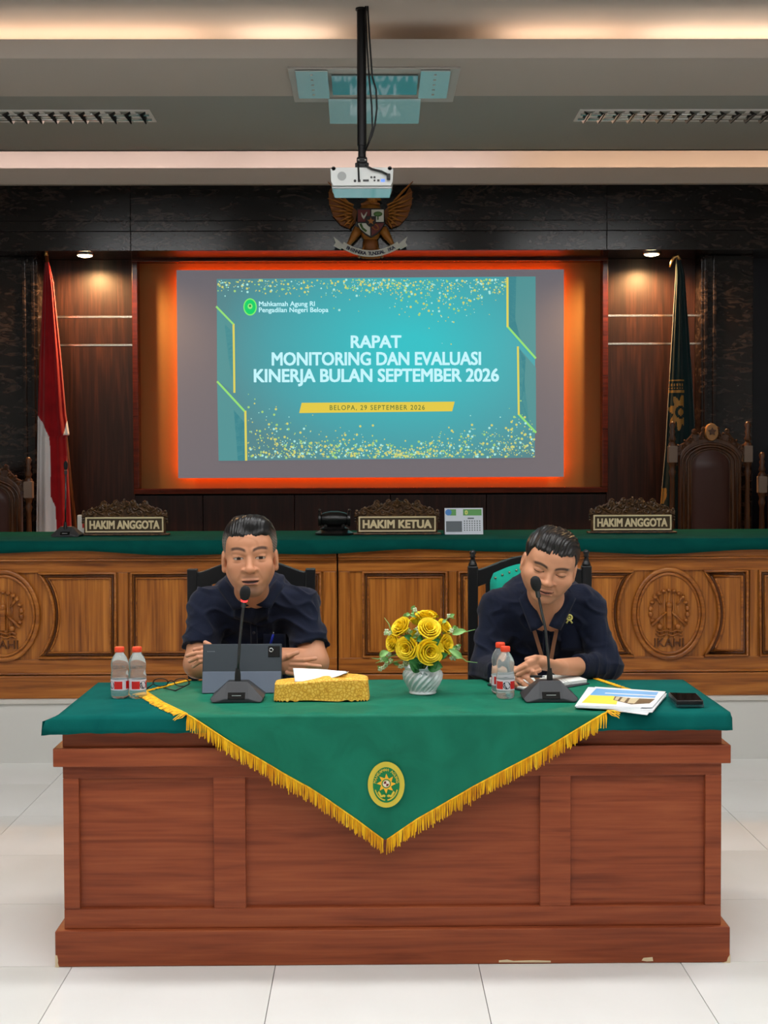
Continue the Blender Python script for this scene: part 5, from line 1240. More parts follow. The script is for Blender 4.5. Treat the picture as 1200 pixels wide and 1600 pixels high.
# ---- spectacles
m_sp = mat('black spectacle frame', C(12,12,13), .3)
gz = ZS+0.001
sp = thing('spectacles', 'black rimmed spectacles lying beside the left water bottles', 'spectacles', (P(262, 1075, z=gz).x, P(262, 1075, z=gz).y, gz))
def gp(px, py, h=0.0): p = P(px, py, z=gz+h); return p
yy = PY(1071, gz)
for cx_ in (250, 283):
    rim = [P(cx_+12*math.cos(q)*(1 if abs(math.cos(q)) < .9 else .95), 1065+6.0*math.sin(q), Y=yy) for q in np.linspace(0, 6.283, 20, endpoint=False)]
    r_ = mk('rim', MB().tube(rim, 0.0017, 5, closed=True), m_sp, sp, smooth=True)
    mk('lens', MB().add(rim, [tuple(range(20))]), mat('clear lens', (1,1,1,1), 0.02, trans=1.0, ior=1.05, alpha=0.25), r_)
mk('bridge', MB().tube([P(262, 1064, Y=yy), P(266.5, 1062, Y=yy), P(271, 1064, Y=yy)], 0.0018, 6), m_sp, sp, smooth=True)
mk('temple', MB().tube([P(296, 1066, Y=yy), P(294, 1068, Y=yy-.02), gp(273, 1078, .003), gp(254, 1073.5, .003)], [0.002,0.002,0.0026,0.002], 6), m_sp, sp, smooth=True)
mk('temple', MB().tube([P(239, 1066, Y=yy), gp(236, 1069, .012), gp(228, 1075, .003), gp(226, 1077, .003)], [0.002,0.002,0.0026,0.002], 6), m_sp, sp, smooth=True)
# ---- open notebook under the right man's hands
nb = thing('notebook', 'open notebook with white pages under the right mans hands', 'notebook', (P(850, 1070, z=ZS).x, P(850, 1070, z=ZS).y, ZS))
m_pg = mat('white notebook page', C(226,230,226), .8)
def slabz(pts, z0, z1, m, nm, par, z=ZS, bev=0.001):
    poly = [(P(x, y, z=z).x, P(x, y, z=z).y) for x, y in pts]
    ar = sum(poly[i][0]*poly[(i+1) % len(poly)][1]-poly[(i+1) % len(poly)][0]*poly[i][1] for i in range(len(poly)))
    return mk(nm, MB().slab(poly if ar > 0 else poly[::-1], z0, z1), m, par, bevel=bev)
slabz([(760,1071),(838,1084),(921,1070),(862,1060),(800,1060)], ZS, ZS+0.003, mat('dark notebook cover', C(40,44,50), .5), 'cover', nb)
slabz([(766,1070),(833,1082),(848,1078),(842,1064),(800,1061)], ZS+0.003, ZS+0.009, m_pg, 'left_page_block', nb)
slabz([(848,1078),(916,1069),(893,1060),(842,1063)], ZS+0.003, ZS+0.014, m_pg, 'right_page_block', nb)
ln = MB()
for k in range(9): ln.tube([P(853+k*5, 1075.5-k*0.7, z=ZS+.0145), P(848+k*4, 1064.5-k*.3, z=ZS+.0145)], 0.0006, 4)
tag(mk('handwriting', ln, mat('faint pencil grey', C(170,176,176), .8), nb), kind='stuff')
wr = slabz([(764,1068),(772,1075),(778,1074),(768,1064)], ZS, ZS+0.018, mat('striped black and white pouch', C(200,205,205), .6), 'page_marker', nb)
# ---- pile of leaflets
m_sh = mat('white leaflet paper', C(226,230,234), .5); m_bl2 = mat('leaflet sky blue print', C(86,166,222), .5); m_ye = mat('leaflet yellow print', C(240,214,70), .5); m_bd2 = mat('leaflet brown print', C(70,60,44), .5); m_be = mat('leaflet beige print', C(190,182,150), .5)
zq = ZS
lay = [([(920,1106.5),(1010,1119),(1032,1092),(960,1083)], 'lowest leaflet of the pile beside the phones, sticking out to the front'), ([(905,1107),(1018,1115),(1040,1089),(938,1080)], 'leaflet in the pile beside the phones, second from the bottom'),
       ([(899,1107),(1020,1112),(1041,1086),(930,1078)], 'leaflet in the pile beside the phones, third from the bottom'), ([(897,1105.5),(1000,1109),(1035,1083),(918,1075.5)], 'leaflet just under the printed top one, sticking out to the left')]
for pts, lb in lay:
    poly = [(P(x, y, z=zq).x, P(x, y, z=zq).y) for x, y in pts]
    o = mk('leaflet', MB().slab(poly, zq, zq+0.0022), m_sh); tag(o, lb, 'paper', 'leaflets in a pile'); zq += 0.0026
zq += 0.0
tp = thing('leaflet', 'top leaflet of the pile with blue sky, yellow band and building print', 'paper', (P(965, 1093, z=zq).x, P(965, 1093, z=zq).y, zq), group='leaflets in a pile')
zq2 = zq
slabz([(902,1104),(1018,1107.5),(1039,1083),(929,1075)], zq2, zq2+0.002, m_sh, 'sheet', tp, zq2, 0)
for pts, m in (([(921,1087),(1022,1092),(1028,1083),(931,1077)], m_bl2), ([(908,1099),(962,1102),(965,1092),(958,1089),(920,1087.5)], m_ye), ([(957,1095),(985,1102),(1014,1100.5),(1022,1094),(985,1092.5),(960,1089.5)], m_bd2),
               ([(962,1090.5),(968,1091),(964,1096),(959,1095)], m_be), ([(972,1091.5),(980,1092),(974,1099),(967,1097)], m_be), ([(984,1092.5),(998,1093.5),(990,1101),(979,1100)], m_be), ([(945,1084),(1025,1088.5),(1024,1089.5),(944,1085)], m_sh)):
    slabz(pts, zq2+0.002, zq2+0.0024+0.0002*[m_bl2, m_ye, m_bd2, m_be, m_sh].index(m), m, 'print_patch', tp, zq2+.002, 0)
# ---- two phones stacked
zph = ZT+0.002
m_phb = mat('phone dark body', C(22,23,26), .3); m_phg = mat('phone glass', C(10,9,10), .06, spec=.6); m_phs = mat('phone silver edge', C(150,156,164), .25, metal=.8)
def phone(pts, z, h, label, edge):
    t = thing('phone', label, 'phone', (P(1070, 1096, z=z).x, P(1070, 1096, z=z).y, z), group='phones stacked on the tablecloth')
    slabz(pts, z, z+h, edge, 'body', t, z, 0.002)
    cx_ = sum(p[0] for p in pts)/4; cy_ = sum(p[1] for p in pts)/4
    slabz([(cx_+(x-cx_)*.93, cy_+(y-cy_)*.92) for x, y in pts], z+h, z+h+0.0006, m_phg, 'screen', t, z, 0)
    return t
lowp = phone([(1056,1107.5),(1099,1107.5),(1087,1092),(1043,1091)], zph, 0.011, 'lower phone of the two, pale edged, lying on the teal cloth', m_phs)
phone([(1056,1103),(1098,1103),(1087,1091),(1043.5,1090)], zph+0.0112, 0.013, 'upper dark phone lying on top of the pale edged one', m_phb)
# ================================================================= BLACK CHAIRS OF THE TWO MEN
m_ck = mat('black lacquered chair wood', C(18,18,20), 0.35); m_cu = cloth('teal chair cushion', C(20,150,128), fold=0.1, sheen=0.1); m_stud = mat('chair studs', C(150,140,120), .3, metal=.9)
def chair(px0, px1, Y, y_top, fin, label, rz=0.0, low=0.0):
    k = Y/F; cx = PX((px0+px1)/2, Y, 900); hw = (px1-px0)/2*k; zt_ = PZ(y_top, Y)
    t = thing('carved_chair', label, 'chair', (cx, Y, 0), rz, group='black chairs behind the desk')
    for s in (-1, 1):
        p = mk('back_post', MB().box((s*hw-0.019, -0.02, 0), (s*hw+0.019, 0.02, zt_)), m_ck, t, world=False, bevel=0.004)
        if fin:
            mk('finial', MB().lathe([(0.017, 0), (0.017, 0.006), (0.012, 0.016), (0.0075, 0.032), (0.012, 0.036), (0.008, 0.040), (0.013, 0.050), (0.010, 0.058), (0.003, 0.061)], 14, (s*hw, 0, zt_)), m_ck, p, world=False, smooth=True)
        mk('front_leg', MB().box((s*hw-0.022, -0.50, 0), (s*hw+0.022, -0.456, 0.43)), m_ck, t, world=False, bevel=0.004)
        mk('stretcher', MB().box((s*hw-0.012, -0.46, 0.16), (s*hw+0.012, -0.02, 0.19)), m_ck, t, world=False, bevel=0.002)
    top = [(x*hw, zt_+(-0.008-0.012*math.sin(min(1, (1-abs(x))*6)*math.pi/2)*(1 if abs(x) > .8 else 1) + 0.060*math.cos(x*math.pi/2)**1.3)) for x in np.linspace(-0.96, 0.96, 25)]
    bot = [(x, zt_-0.085+0.05*math.cos(x/hw*math.pi/2)) for x, z in top]
    mk('crest_rail', MB().prism(bot+top[::-1], -0.014, 0.016), m_ck, t, world=False, bevel=0.003)
    mk('lower_rail', MB().box((-hw, -0.012, 0.52), (hw, 0.012, 0.57)), m_ck, t, world=False, bevel=0.003)
    for s in (-1, 1): mk('back_slat', MB().box((s*hw*0.72-0.012, -0.012, 0.55), (s*hw*0.72+0.012, 0.012, zt_-0.06)), m_ck, t, world=False, bevel=0.002)
    cw = hw*0.70
    def cush(u, v_):
        z = 0.58+(zt_-0.03-low-0.58)*v_; edge = min(1, (1-abs(2*u-1))*5, v_*6, (1-v_)*6); return ((2*u-1)*cw, -0.012-0.04*math.sqrt(max(0, edge)), z+0.045*v_*math.cos((2*u-1)*math.pi/2))
    cu_ = mk('back_cushion', MB().grid(cush, 24, 20), m_cu, t, world=False, smooth=True)
    for q in np.linspace(0.06, 0.94, 11):
        x, y, z = cush(q, 0.955); mk('stud', MB().ball((x, y-0.001, z), 0.005, 6, 5), m_stud, cu_, world=False, smooth=True)
    mk('seat_frame', MB().box((-hw-0.01, -0.5, 0.40), (hw+0.01, 0.0, 0.445)), m_ck, t, world=False, bevel=0.005)
    mk('seat_cushion', MB().box((-hw+0.015, -0.49, 0.445), (hw-0.015, -0.03, 0.475)), m_cu, t, world=False, bevel=0.012)
    return t
chair(300.5, 485, 5.42, 887.5, False, 'black wooden chair with plain post tops behind the left man', low=0.055)
chair(738, 916, 5.42, 885, True, 'black wooden chair with turned finials and teal cushion behind the right man')
#@@PART6@@
# ================================================================= THE TWO MEN
LIN = lambda r, g, b: np.array(C(r, g, b)[:3])
def vnormals(V, Fq):
    n = np.zeros_like(V); a, b, c, d = (V[Fq[:, i]] for i in range(4)); fn = np.cross(c-a, d-b)
    for i in range(4): np.add.at(n, Fq[:, i], fn)
    return n/np.maximum(np.linalg.norm(n, axis=1, keepdims=True), 1e-12)
def rot(yaw, pitch, roll):
    return np.array((Matrix.Rotation(math.radians(roll), 3, 'Y') @ Matrix.Rotation(math.radians(yaw), 3, 'Z') @ Matrix.Rotation(math.radians(pitch), 3, 'X')))
class Head:
    """head-local axes: x to the picture's right, y out of the face, z up; origin between the ears at eye level"""
    def __init__(s, o, yaw, pitch, roll, S, **k):
        s.o = np.array(o); s.A = rot(yaw, pitch, roll) @ np.diag([1.0, -1.0, 1.0]); s.S = np.array(S); s.k = k
    def w(s, p): return s.o + s.A @ (np.array(p)*s.S)
    def local(s, V): return ((V-s.o) @ s.A)/s.S
    def build(s, vx, neck):
        k = s.k; E = lambda c, r, kk=0.01, op='u': vx.ell(c, r, kk, op, s.A, s.o, s.S)
        Cc = lambda a, b, ra, rb, kk=0.008, op='u': vx.cap(s.w(a), s.w(b), ra, rb, kk, op)
        ck = k.get('cheek', 1.0)
        vx.cap(s.w((0, -0.022, -0.07)), neck, 0.056*k.get('neck', 1), 0.062*k.get('neck', 1), 0.02)
        E((0, -0.018, 0.032), (0.077, 0.098, 0.080), 0.0)
        for q in (-1, 1): E((q*0.022, -0.010, 0.042), (0.050, 0.085, 0.066), 0.018)
        E((0, 0.028, -0.030), (0.064*ck, 0.066, 0.082), 0.03)
        E((0, 0.050, 0.040), (0.058, 0.040, 0.045), 0.02)                # forehead
        for q in (-1, 1):
            Cc((q*0.052*ck, 0.0, -0.052), (q*0.020, 0.062, -0.102), 0.020*ck, 0.015, 0.03)     # jaw line
            E((q*0.043*ck, 0.056, -0.030), (0.024*ck, 0.026, 0.024), 0.022)           # cheekbone
            E((q*0.034*ck, 0.060, -0.058), (0.018*ck, 0.020, 0.020), 0.02)
        E((0, 0.071, -0.104), (0.023, 0.017, 0.016), 0.022)               # chin
        E((0, 0.066, -0.064), (0.030, 0.026, 0.030), 0.02)                # muzzle
        for q in (-1, 1): E((q*0.034, 0.098, -0.001), (0.019, 0.017, 0.012), 0.012, 's')        # eye sockets
        Cc((-0.040, 0.074, 0.022), (-0.012, 0.083, 0.021), 0.009, 0.009, 0.014); Cc((0.040, 0.074, 0.022), (0.012, 0.083, 0.021), 0.009, 0.009, 0.014)   # brow
        Cc((0, 0.084, 0.010), (0, 0.104, -0.030), 0.0075, 0.011, 0.010)    # nose bridge
        E((0, 0.104, -0.034), (0.0135*k.get('nose', 1), 0.013, 0.0115), 0.006)
        for q in (-1, 1):
            E((q*0.0155*k.get('nose', 1), 0.092, -0.037), (0.0095, 0.0115, 0.0085), 0.006)
            E((q*0.0080, 0.102, -0.0455), (0.0045, 0.006, 0.003), 0.003, 's')
            E((q*0.033, 0.0735, 0.0), (0.0150, 0.0130, 0.0125), 0.003)    # eyeballs
            E((q*0.033, 0.0738, 0.0058+k.get('lid', 0.0)), (0.0168, 0.0136, 0.0095), 0.004)   # upper lid
            E((q*0.033, 0.0725, -0.0085), (0.0165, 0.0130, 0.0060), 0.004)
            # smile / nose folds
            vx.cap(s.w((q*0.021, 0.0995, -0.040)), s.w((q*0.034, 0.0875, -0.068)), 0.0035, 0.003, 0.008, 's')
        mw = k.get('mouth', 0.024)
        E((0, 0.0905, -0.0665), (mw, 0.0085, 0.0052), 0.005); E((0, 0.0900, -0.0790), (mw*0.86, 0.0085, 0.0062), 0.005)
        for q in (-1, 1): vx.cap(s.w((0, 0.1000, -0.0728)), s.w((q*mw, 0.0895, -0.0722+0.005*k.get('smile', 0))), k.get('open', 0.0018)+0.0012, 0.0012, 0.003, 's')
        E((0, 0.0975, -0.0895), (0.018, 0.008, 0.006), 0.010, 's')
        for q in (-1, 1):   # ears
            E((q*0.0790, -0.008, -0.014), (0.0085, 0.019, 0.031), 0.006); E((q*0.0865, -0.002, -0.010), (0.006, 0.010, 0.017), 0.004, 's')
            E((q*0.0790, -0.002, -0.042), (0.007, 0.009, 0.010), 0.005)
    def colours(s, V):
        k = s.k; p = s.local(V); x, y, z = p.T; ax = np.abs(x)
        skin = k['skin']; c = np.tile(skin, (len(V), 1))
        nz = smooth_noise(p, 60, 3)
        c *= (1+0.05*nz)[:, None]
        def mixc(m, col): c[:] = c*(1-m[:, None])+col*m[:, None]
        front = np.clip((y-0.045)/0.02, 0, 1)
        red = np.exp(-((ax-0.042)/0.02)**2-((z+0.03)/0.02)**2)*0.22*front + np.exp(-(ax/0.016)**2-((z+0.036)/0.014)**2)*0.25*front
        mixc(red, skin*np.array([1.08, 0.82, 0.76]))
        g = lambda v, a, b: np.clip((v-a)/(b-a), 0, 1)
        # stubble / goatee
        st = g(-z, 0.078, 0.092)*front*(1-g(ax, 0.030, 0.045))*k.get('goatee', 0.0)*(0.65+0.35*nz)
        mus = np.exp(-((z+0.0575)/0.005)**2)*front*(1-g(ax, 0.022, 0.03))*k.get('moustache', 0.0)
        mixc(np.clip(st+mus, 0, 0.85), LIN(70, 58, 52))
        # brows
        bz = k.get('browz', 0.0265)+0.006*np.clip(1-((ax-0.036)/0.022)**2, -1, 1)-0.004
        br = np.exp(-((z-bz)/0.0050)**4)*g(ax, 0.008, 0.014)*(1-g(ax, 0.050, 0.058))*front
        mixc(np.clip(br*k.get('brow', 0.8)*1.25, 0, 1), LIN(42, 32, 28))
        # eyes
        ex = ax-0.033; t = np.clip(1-(ex/0.0155)**2, 0, 1); hu, hl = k['eye']
        up, lo = hu*t, -hl*t; inside = (np.abs(ex) < 0.0155) & (y > 0.055)
        sh = 0.0012
        white = inside & (z < up) & (z > lo)
        if k.get('closed'): white[:] = False
        c[white] = LIN(190, 178, 168)
        gx, gz = k.get('gaze', (0, 0)); r = np.hypot(x-np.sign(x)*0.033-gx, z-gz)
        c[white & (r < 0.0066)] = LIN(52, 30, 20); c[white & (r < 0.003)] = LIN(10, 8, 8)
        if k.get('closed'):
            lz = -0.0045*t-0.001; lash = inside & (np.abs(z-lz) < 0.0014) & (t > 0.02); white[:] = False; c[inside & (t > 0)] = np.where((white | lash)[inside & (t > 0)][:, None], LIN(40, 27, 24), c[inside & (t > 0)])
            crease = inside & (np.abs(z-0.006*t-0.001) < 0.0010) & (t > 0.1); c[crease] = c[crease]*0.72
            return_lash = np.zeros(len(V), bool)
        else: return_lash = inside & (z >= up-0.0002) & (z < up+0.0018) & (t > 0.02)
        lash = return_lash; c[lash] = LIN(34, 24, 22)
        lash2 = (not k.get('closed', False)) & inside & (z <= lo) & (z > lo-0.0010) & (t > 0.02); c[lash2] = c[lash2]*0.62
        # lips
        mw = k.get('mouth', 0.024); tl = np.clip(1-(ax/mw)**2, 0, 1); fy = y > 0.07
        zl = z-0.005*k.get('smile', 0)*(ax/mw)**1.5; lips = fy & (zl < -0.0722+0.0085*tl**0.7) & (zl > -0.0722-0.0125*tl**0.7) & (tl > 0.01)
        c[lips] = c[lips]*0.35+k.get('lip', LIN(150, 84, 74))*0.65
        op = k.get('open', 0.0018)
        slit = fy & (np.abs(z+0.0728-0.005*k.get('smile', 0)*(ax/mw)**1.5) < (op*0.9+0.0003)*tl**0.5+0.0005) & (tl > 0.0); c[slit] = LIN(52, 22, 20)
        # hair roots on the skull under the hair
        return np.clip(c, 0, 1)
    def hair(s, name, parent, m, side=0.0, top=(0.0, 0.010), line=0.082, vol=0.0, cols=(LIN(16,15,16), LIN(128,120,112)), curl=0.0014, part=0.0, h=0.0018):
        W0 = s.o; vx = Vox(W0-np.array([.16,.17,.12]), W0+np.array([.16,.17,.2]), h)
        E = lambda c, r, kk=0.01, op='u': vx.ell(c, r, kk, op, s.A, s.o, s.S)
        E((0, -0.020, 0.034), (0.0805, 0.1040, 0.0865), 0.0)
        for q in (-1, 1): E((q*0.024+top[0], -0.006, 0.048), (0.0545, 0.0945, 0.0690+top[1]), 0.015)
        if vol: E((part, 0.035, 0.098+0.3*top[1]), (0.050, 0.042, 0.024+vol), 0.014)
        X, Y, Z = vx.pts((slice(None),)*3); X = X-s.o[0]; Y = Y-s.o[1]; Z = Z-s.o[2]; A = s.A
        lx = (A[0,0]*X+A[1,0]*Y+A[2,0]*Z)/s.S[0]; ly = (A[0,1]*X+A[1,1]*Y+A[2,1]*Z)/s.S[1]; lz = (A[0,2]*X+A[1,2]*Y+A[2,2]*Z)/s.S[2]
        # hairline height as a function of how far forward the point lies
        zh = np.interp(ly, [-0.13, -0.06, -0.028, -0.012, 0.010, 0.026, 0.034, 0.048, 0.062, 0.075, 0.1], [-0.085, -0.070, -0.045, 0.010, 0.004, 0.002, 0.030, 0.056, line-0.012, line, line+0.012]).astype(np.float32)
        zh = zh + 0.013*np.clip((np.abs(lx)-0.034)/0.03, -0.6, 1)*np.clip((ly-0.03)/0.02, 0, 1) + 0.0010*np.sin(lx*180)*(ly > 0.04) + part*0.1*lx
        cut = (zh-lz)*0.8
        kk = 0.011; hh = np.clip(0.5-0.5*(vx.d-cut)/kk, 0, 1); vx.d = vx.d*(1-hh)+cut*hh+kk*hh*(1-hh)
        V, Fq = vx.mesh(); n = vnormals(V, Fq); p = s.local(V)
        strand = np.sin((p[:,0]*1.0+0.35*p[:,1])*620+4*smooth_noise(p, 35, 5))*0.5+np.sin(p[:,0]*310+p[:,1]*150+5*smooth_noise(p, 22, 6))*0.5
        V = V+n*(curl*strand+curl*1.6*smooth_noise(p, 55, 8))[:, None]*np.clip((p[:,2]-0.02)/0.03, 0.25, 1)[:, None]
        gr = np.clip(1-(p[:,2]-0.050)/0.030, 0, 1)*np.clip((np.abs(p[:,0])-0.05)/0.015, 0, 1)*side*(0.75+0.35*np.sin(p[:,0]*900+p[:,2]*700))
        gr = np.clip(gr, 0, 1)[:, None]; col = cols[0]*(1-gr)+cols[1]*gr
        o = mk(name, np_mesh(name, V, Fq, col), m, parent); return o
m_skin = vcol('skin', 0.42, 0.4, 0.0, 900); m_hair = vcol('hair strands', 0.38, 0.5)
def merged(parts):
    Vs, Fs, Cs, n = [], [], [], 0
    for V, Fq, c in parts: Vs.append(V); Fs.append(Fq+n); Cs.append(c); n += len(V)
    return np.concatenate(Vs), np.concatenate(Fs), np.concatenate(Cs)
A_ = lambda p: np.array(p)
def q3(px, py, Y): return np.array(P(px, py, Y=Y))
def wrinkle(V, Fq, amp, seed, ax=(0.6, 0.1, 0.8), freq=70):
    n = vnormals(V, Fq); a = np.array(ax); a = a/np.linalg.norm(a)
    al = (V @ a)[:, None]*a[None, :]; p1 = al*freq*0.42+(V-al)*freq*0.11; p1 = p1+0.35*np.stack([smooth_noise(V, 9, seed+k) for k in range(3)], 1)
    b = np.cross(a, (0, 1, 0)); b = b/np.linalg.norm(b); bl_ = (V @ b)[:, None]*b[None, :]; p2 = bl_*freq*0.36+(V-bl_)*freq*0.09
    r1 = np.clip(1-np.abs(smooth_noise(p1, 1, seed))*3.2, 0, 1)**1.4; r2 = np.clip(1-np.abs(smooth_noise(p2, 1, seed+7))*3.6, 0, 1)**1.4
    msk = np.clip(0.55+1.0*smooth_noise(V, 8, seed+2), 0.1, 1)
    return V+n*(amp*(r1*msk+0.7*r2*(1-msk)-0.35))[:, None]
def legs(name, x, Yp, parent, m, ms):
    vx = Vox((x-0.36, 4.42, 0.0), (x+0.36, 5.48, 0.74), 0.009)
    vx.ell((x, Yp, 0.575), (0.18, 0.15, 0.115), 0.03)
    for q in (-1, 1):
        k = (x+q*0.15, 4.78, 0.50); vx.cap((x+q*0.09, Yp-0.02, 0.555), k, 0.085, 0.066, 0.03); vx.cap(k, (x+q*0.15, 4.84, 0.10), 0.066, 0.052, 0.02)
    V, Fq = vx.mesh(); mk('trousers', np_mesh('trousers', wrinkle(V, Fq, 0.005, 4), Fq), m, parent)
    for q in (-1, 1):
        vx = Vox((x+q*0.15-0.08, 4.58, -0.01), (x+q*0.15+0.08, 4.94, 0.16), 0.006)
        vx.cap((x+q*0.15, 4.86, 0.045), (x+q*0.15, 4.66, 0.036), 0.042, 0.036, 0.02); vx.cap((x+q*0.15, 4.85, 0.05), (x+q*0.15, 4.85, 0.11), 0.042, 0.045, 0.02)
        X, Y, Z = vx.pts((slice(None),)*3); vx.d = np.maximum(vx.d, (0.002-Z)+0*X+0*Y)
        V, Fq = vx.mesh(); mk('shoe', np_mesh('shoe', V, Fq), ms, parent)
m_shirt = cloth('navy cotton shirt', C(19,24,40), C(24,30,49), fold=0.3, sheen=0.08, spec=0.15, rough=0.85, foldscale=16)
m_blkc = mat('black trousers', C(16,16,18), .8); m_shoe = mat('black shoe leather', C(14,13,13), .35)
def collar(parent, neck, ax, r, hgt, front_x, spread, leafs, m=None):
    """stand band round the neck plus two collar leaves given as world polygons"""
    st = MB(); n = 28
    neck = Vector(neck)
    def band(u, v_):
        a = math.radians(-90+spread)+(2*math.pi-2*math.radians(spread))*u
        back = 0.5+0.5*math.sin(a)
        return (neck.x+r*math.cos(a), neck.y+r*1.05*math.sin(a)-0.012*(1-back)*v_, neck.z+hgt*(0.25+0.75*back)*v_+0.035*back-0.012)
    c = mk('collar', MB().grid(band, n, 4), m_shirt, parent, smooth=True, solid=0.003)
    for k, poly in enumerate(leafs):
        pts = [Vector(p) for p in poly]
        def lf_(u, v_):
            a = pts[0].lerp(pts[1], u); b = pts[3].lerp(pts[2], u); q = a.lerp(b, v_); q.y -= 0.010*math.sin(v_*math.pi)*(1)
            return tuple(q)
        mk('collar_leaf', MB().grid(lf_, 6, 6), m_shirt, c, smooth=True, solid=0.004)
    return c
# ---------------------------------------------------------------- left man: short sleeves, arms folded on the desk
def left_man():
    x0 = PX(394, 4.9, 940)
    t = thing('person', 'man in short sleeved navy shirt speaking into the red ringed microphone, arms folded', 'person', (x0, 5.15, 0.0))
    skin = LIN(200, 140, 106)
    hd = Head(q3(390, 867, 4.70), 4, 3, -2, (1.09, 1.04, 1.06), skin=skin, smile=0.5, eye=(0.0042, 0.0034), gaze=(0.001, 0.0005), goatee=0.8, moustache=0.28, open=0.0034, mouth=0.025, lid=0.0008, brow=0.72, browz=0.0300, nose=1.05, cheek=1.0)
    NB = q3(394, 945, 4.87)
    vx = Vox(hd.o-np.array([.13,.14,.24]), hd.o+np.array([.13,.24,.155]), 0.0017)
    hd.build(vx, NB); V1, F1 = vx.mesh(); C1 = hd.colours(V1)
    SL, SR = q3(322, 945, 4.90), q3(470, 945, 4.90); EL, ER = q3(309, 1036, 4.80), q3(490, 1034, 4.80)
    vx = Vox((x0-0.30, 4.50, 0.74), (x0+0.30, 5.12, 1.12), 0.0024)
    vx.ell((x0, 4.98, 0.93), (0.155, 0.10, 0.17), 0.02); vx.cap(NB, (x0, 4.95, 0.99), 0.055, 0.08, 0.03)
    vx.cap(NB+A_((0,0.02,-0.04)), SL, 0.03, 0.035, 0.03); vx.cap(NB+A_((0,0.02,-0.04)), SR, 0.03, 0.035, 0.03)
    vx.cap(SL, EL, 0.050, 0.047, 0.02); vx.cap(SR, ER, 0.050, 0.047, 0.02)
    # right forearm and hand (to the picture's right)
    WL = q3(418, 1043, 4.665); vx.cap(EL, EL*0.55+WL*0.45, 0.047, 0.043, 0.02); vx.cap(EL*0.55+WL*0.45, WL, 0.043, 0.029, 0.015)
    PL = q3(447, 1039, 4.630); vx.cap(WL, PL, 0.028, 0.031, 0.012, flat=((0.1, 1, 0.25), 0.62))
    f_ = [([q3(434,1034,4.625), q3(449,1025,4.61), q3(464,1019,4.615)], (0.0098, 0.0088, 0.0072)),
          ([q3(452,1031,4.62), q3(474,1031,4.605), q3(492,1028.5,4.62)], (0.0090, 0.0080, 0.0066)),
          ([q3(455,1038,4.615), q3(479,1039,4.60), q3(499,1041,4.615)], (0.0090, 0.0080, 0.0066)),
          ([q3(453,1045,4.615), q3(476,1047,4.60), q3(494,1051,4.615)], (0.0086, 0.0076, 0.0064)),
          ([q3(448,1051,4.615), q3(468,1055,4.605), q3(482,1059,4.615)], (0.0080, 0.0070, 0.0058))]
    # left forearm and hand (to the picture's left), resting on the right forearm
    WR = q3(352, 1027, 4.655); vx.cap(ER, ER*0.5+WR*0.5, 0.047, 0.042, 0.02); vx.cap(ER*0.5+WR*0.5, WR, 0.042, 0.028, 0.015)
    PR = q3(329, 1024, 4.630); vx.cap(WR, PR, 0.028, 0.030, 0.012, flat=((0, 1, 0.35), 0.62))
    g_ = [([q3(330,1016,4.64), q3(315,1012,4.625), q3(303,1014,4.63)], (0.0090, 0.0080, 0.0066)), ([q3(324,1019,4.62), q3(306,1019.5,4.605), q3(291.5,1023.5,4.61)], (0.0088, 0.0078, 0.0066)),
          ([q3(323,1025,4.615), q3(308,1026.5,4.60), q3(295.5,1032,4.605)], (0.0086, 0.0076, 0.0064)), ([q3(322,1031,4.612), q3(311,1033,4.60), q3(301,1040.5,4.605)], (0.0080, 0.0070, 0.0060)),
          ([q3(336,1016,4.63), q3(326,1007,4.62), q3(320,1003,4.625)], (0.0095, 0.0088, 0.0074))]
    for pts, rs_ in f_+g_: vx.chain(pts, rs_, 0.0015, 0.005)
    V2, F2 = vx.mesh(); C2 = np.tile(skin*0.97, (len(V2), 1))*(1+0.06*smooth_noise(V2, 40, 9))[:, None]
    for pts, rs_ in f_+g_:      # nails and paler fingertips
        d = np.linalg.norm(V2-pts[-1], axis=1); w_ = np.clip(1-(d-0.006)/0.012, 0, 1)[:, None]*0.35; C2 = C2*(1-w_)+LIN(226,170,146)*w_
    V, Fq, Cc = merged([(V1, F1, C1), (V2, F2, np.clip(C2, 0, 1))])
    mk('body', np_mesh('body', V, Fq, Cc), m_skin, t)
    hd.hair('hair', t, m_hair, side=0.95, top=(0.003, 0.007), line=0.068, vol=0.006, part=0.012)
    # shirt
    vx = Vox((x0-0.34, 4.66, 0.46), (x0+0.34, 5.42, 1.16), 0.0045)
    vx.ell((x0, 4.99, 0.93), (0.180, 0.118, 0.19), 0.02); vx.ell((x0, 4.915, 0.985), (0.185, 0.075, 0.070), 0.04); vx.cap(NB+A_((0,0.03,-0.045)), (x0, 4.96, 0.98), 0.07, 0.10, 0.03)
    vx.ell((x0, 5.08, 0.72), (0.178, 0.140, 0.20), 0.05); vx.ell((x0, 5.18, 0.58), (0.185, 0.150, 0.12), 0.05)
    for s_, Sh, El in ((-1, SL, EL), (1, SR, ER)):
        vx.cap(NB+A_((s_*0.025,0.03,-0.022)), Sh+A_((0,0.005,0.002)), 0.058, 0.052, 0.05)
        hem = Sh*0.26+El*0.74; vx.cap(Sh, hem, 0.053, 0.066, 0.05)
        d = (El-Sh)/np.linalg.norm(El-Sh); X, Y, Z = vx.pts((slice(None),)*3)
        side = (X-x0)*s_; cut = ((X-hem[0])*d[0]+(Y-hem[1])*d[1]+(Z-hem[2])*d[2]); cut = np.where(side > 0.155+0*Y+0*Z, cut, -1)
        vx.d = np.maximum(vx.d, cut.astype(np.float32))
    vx.cap(hd.w((0, -0.02, -0.07)), NB+A_((0, -0.015, 0.03)), 0.062, 0.060, 0.006, 's')
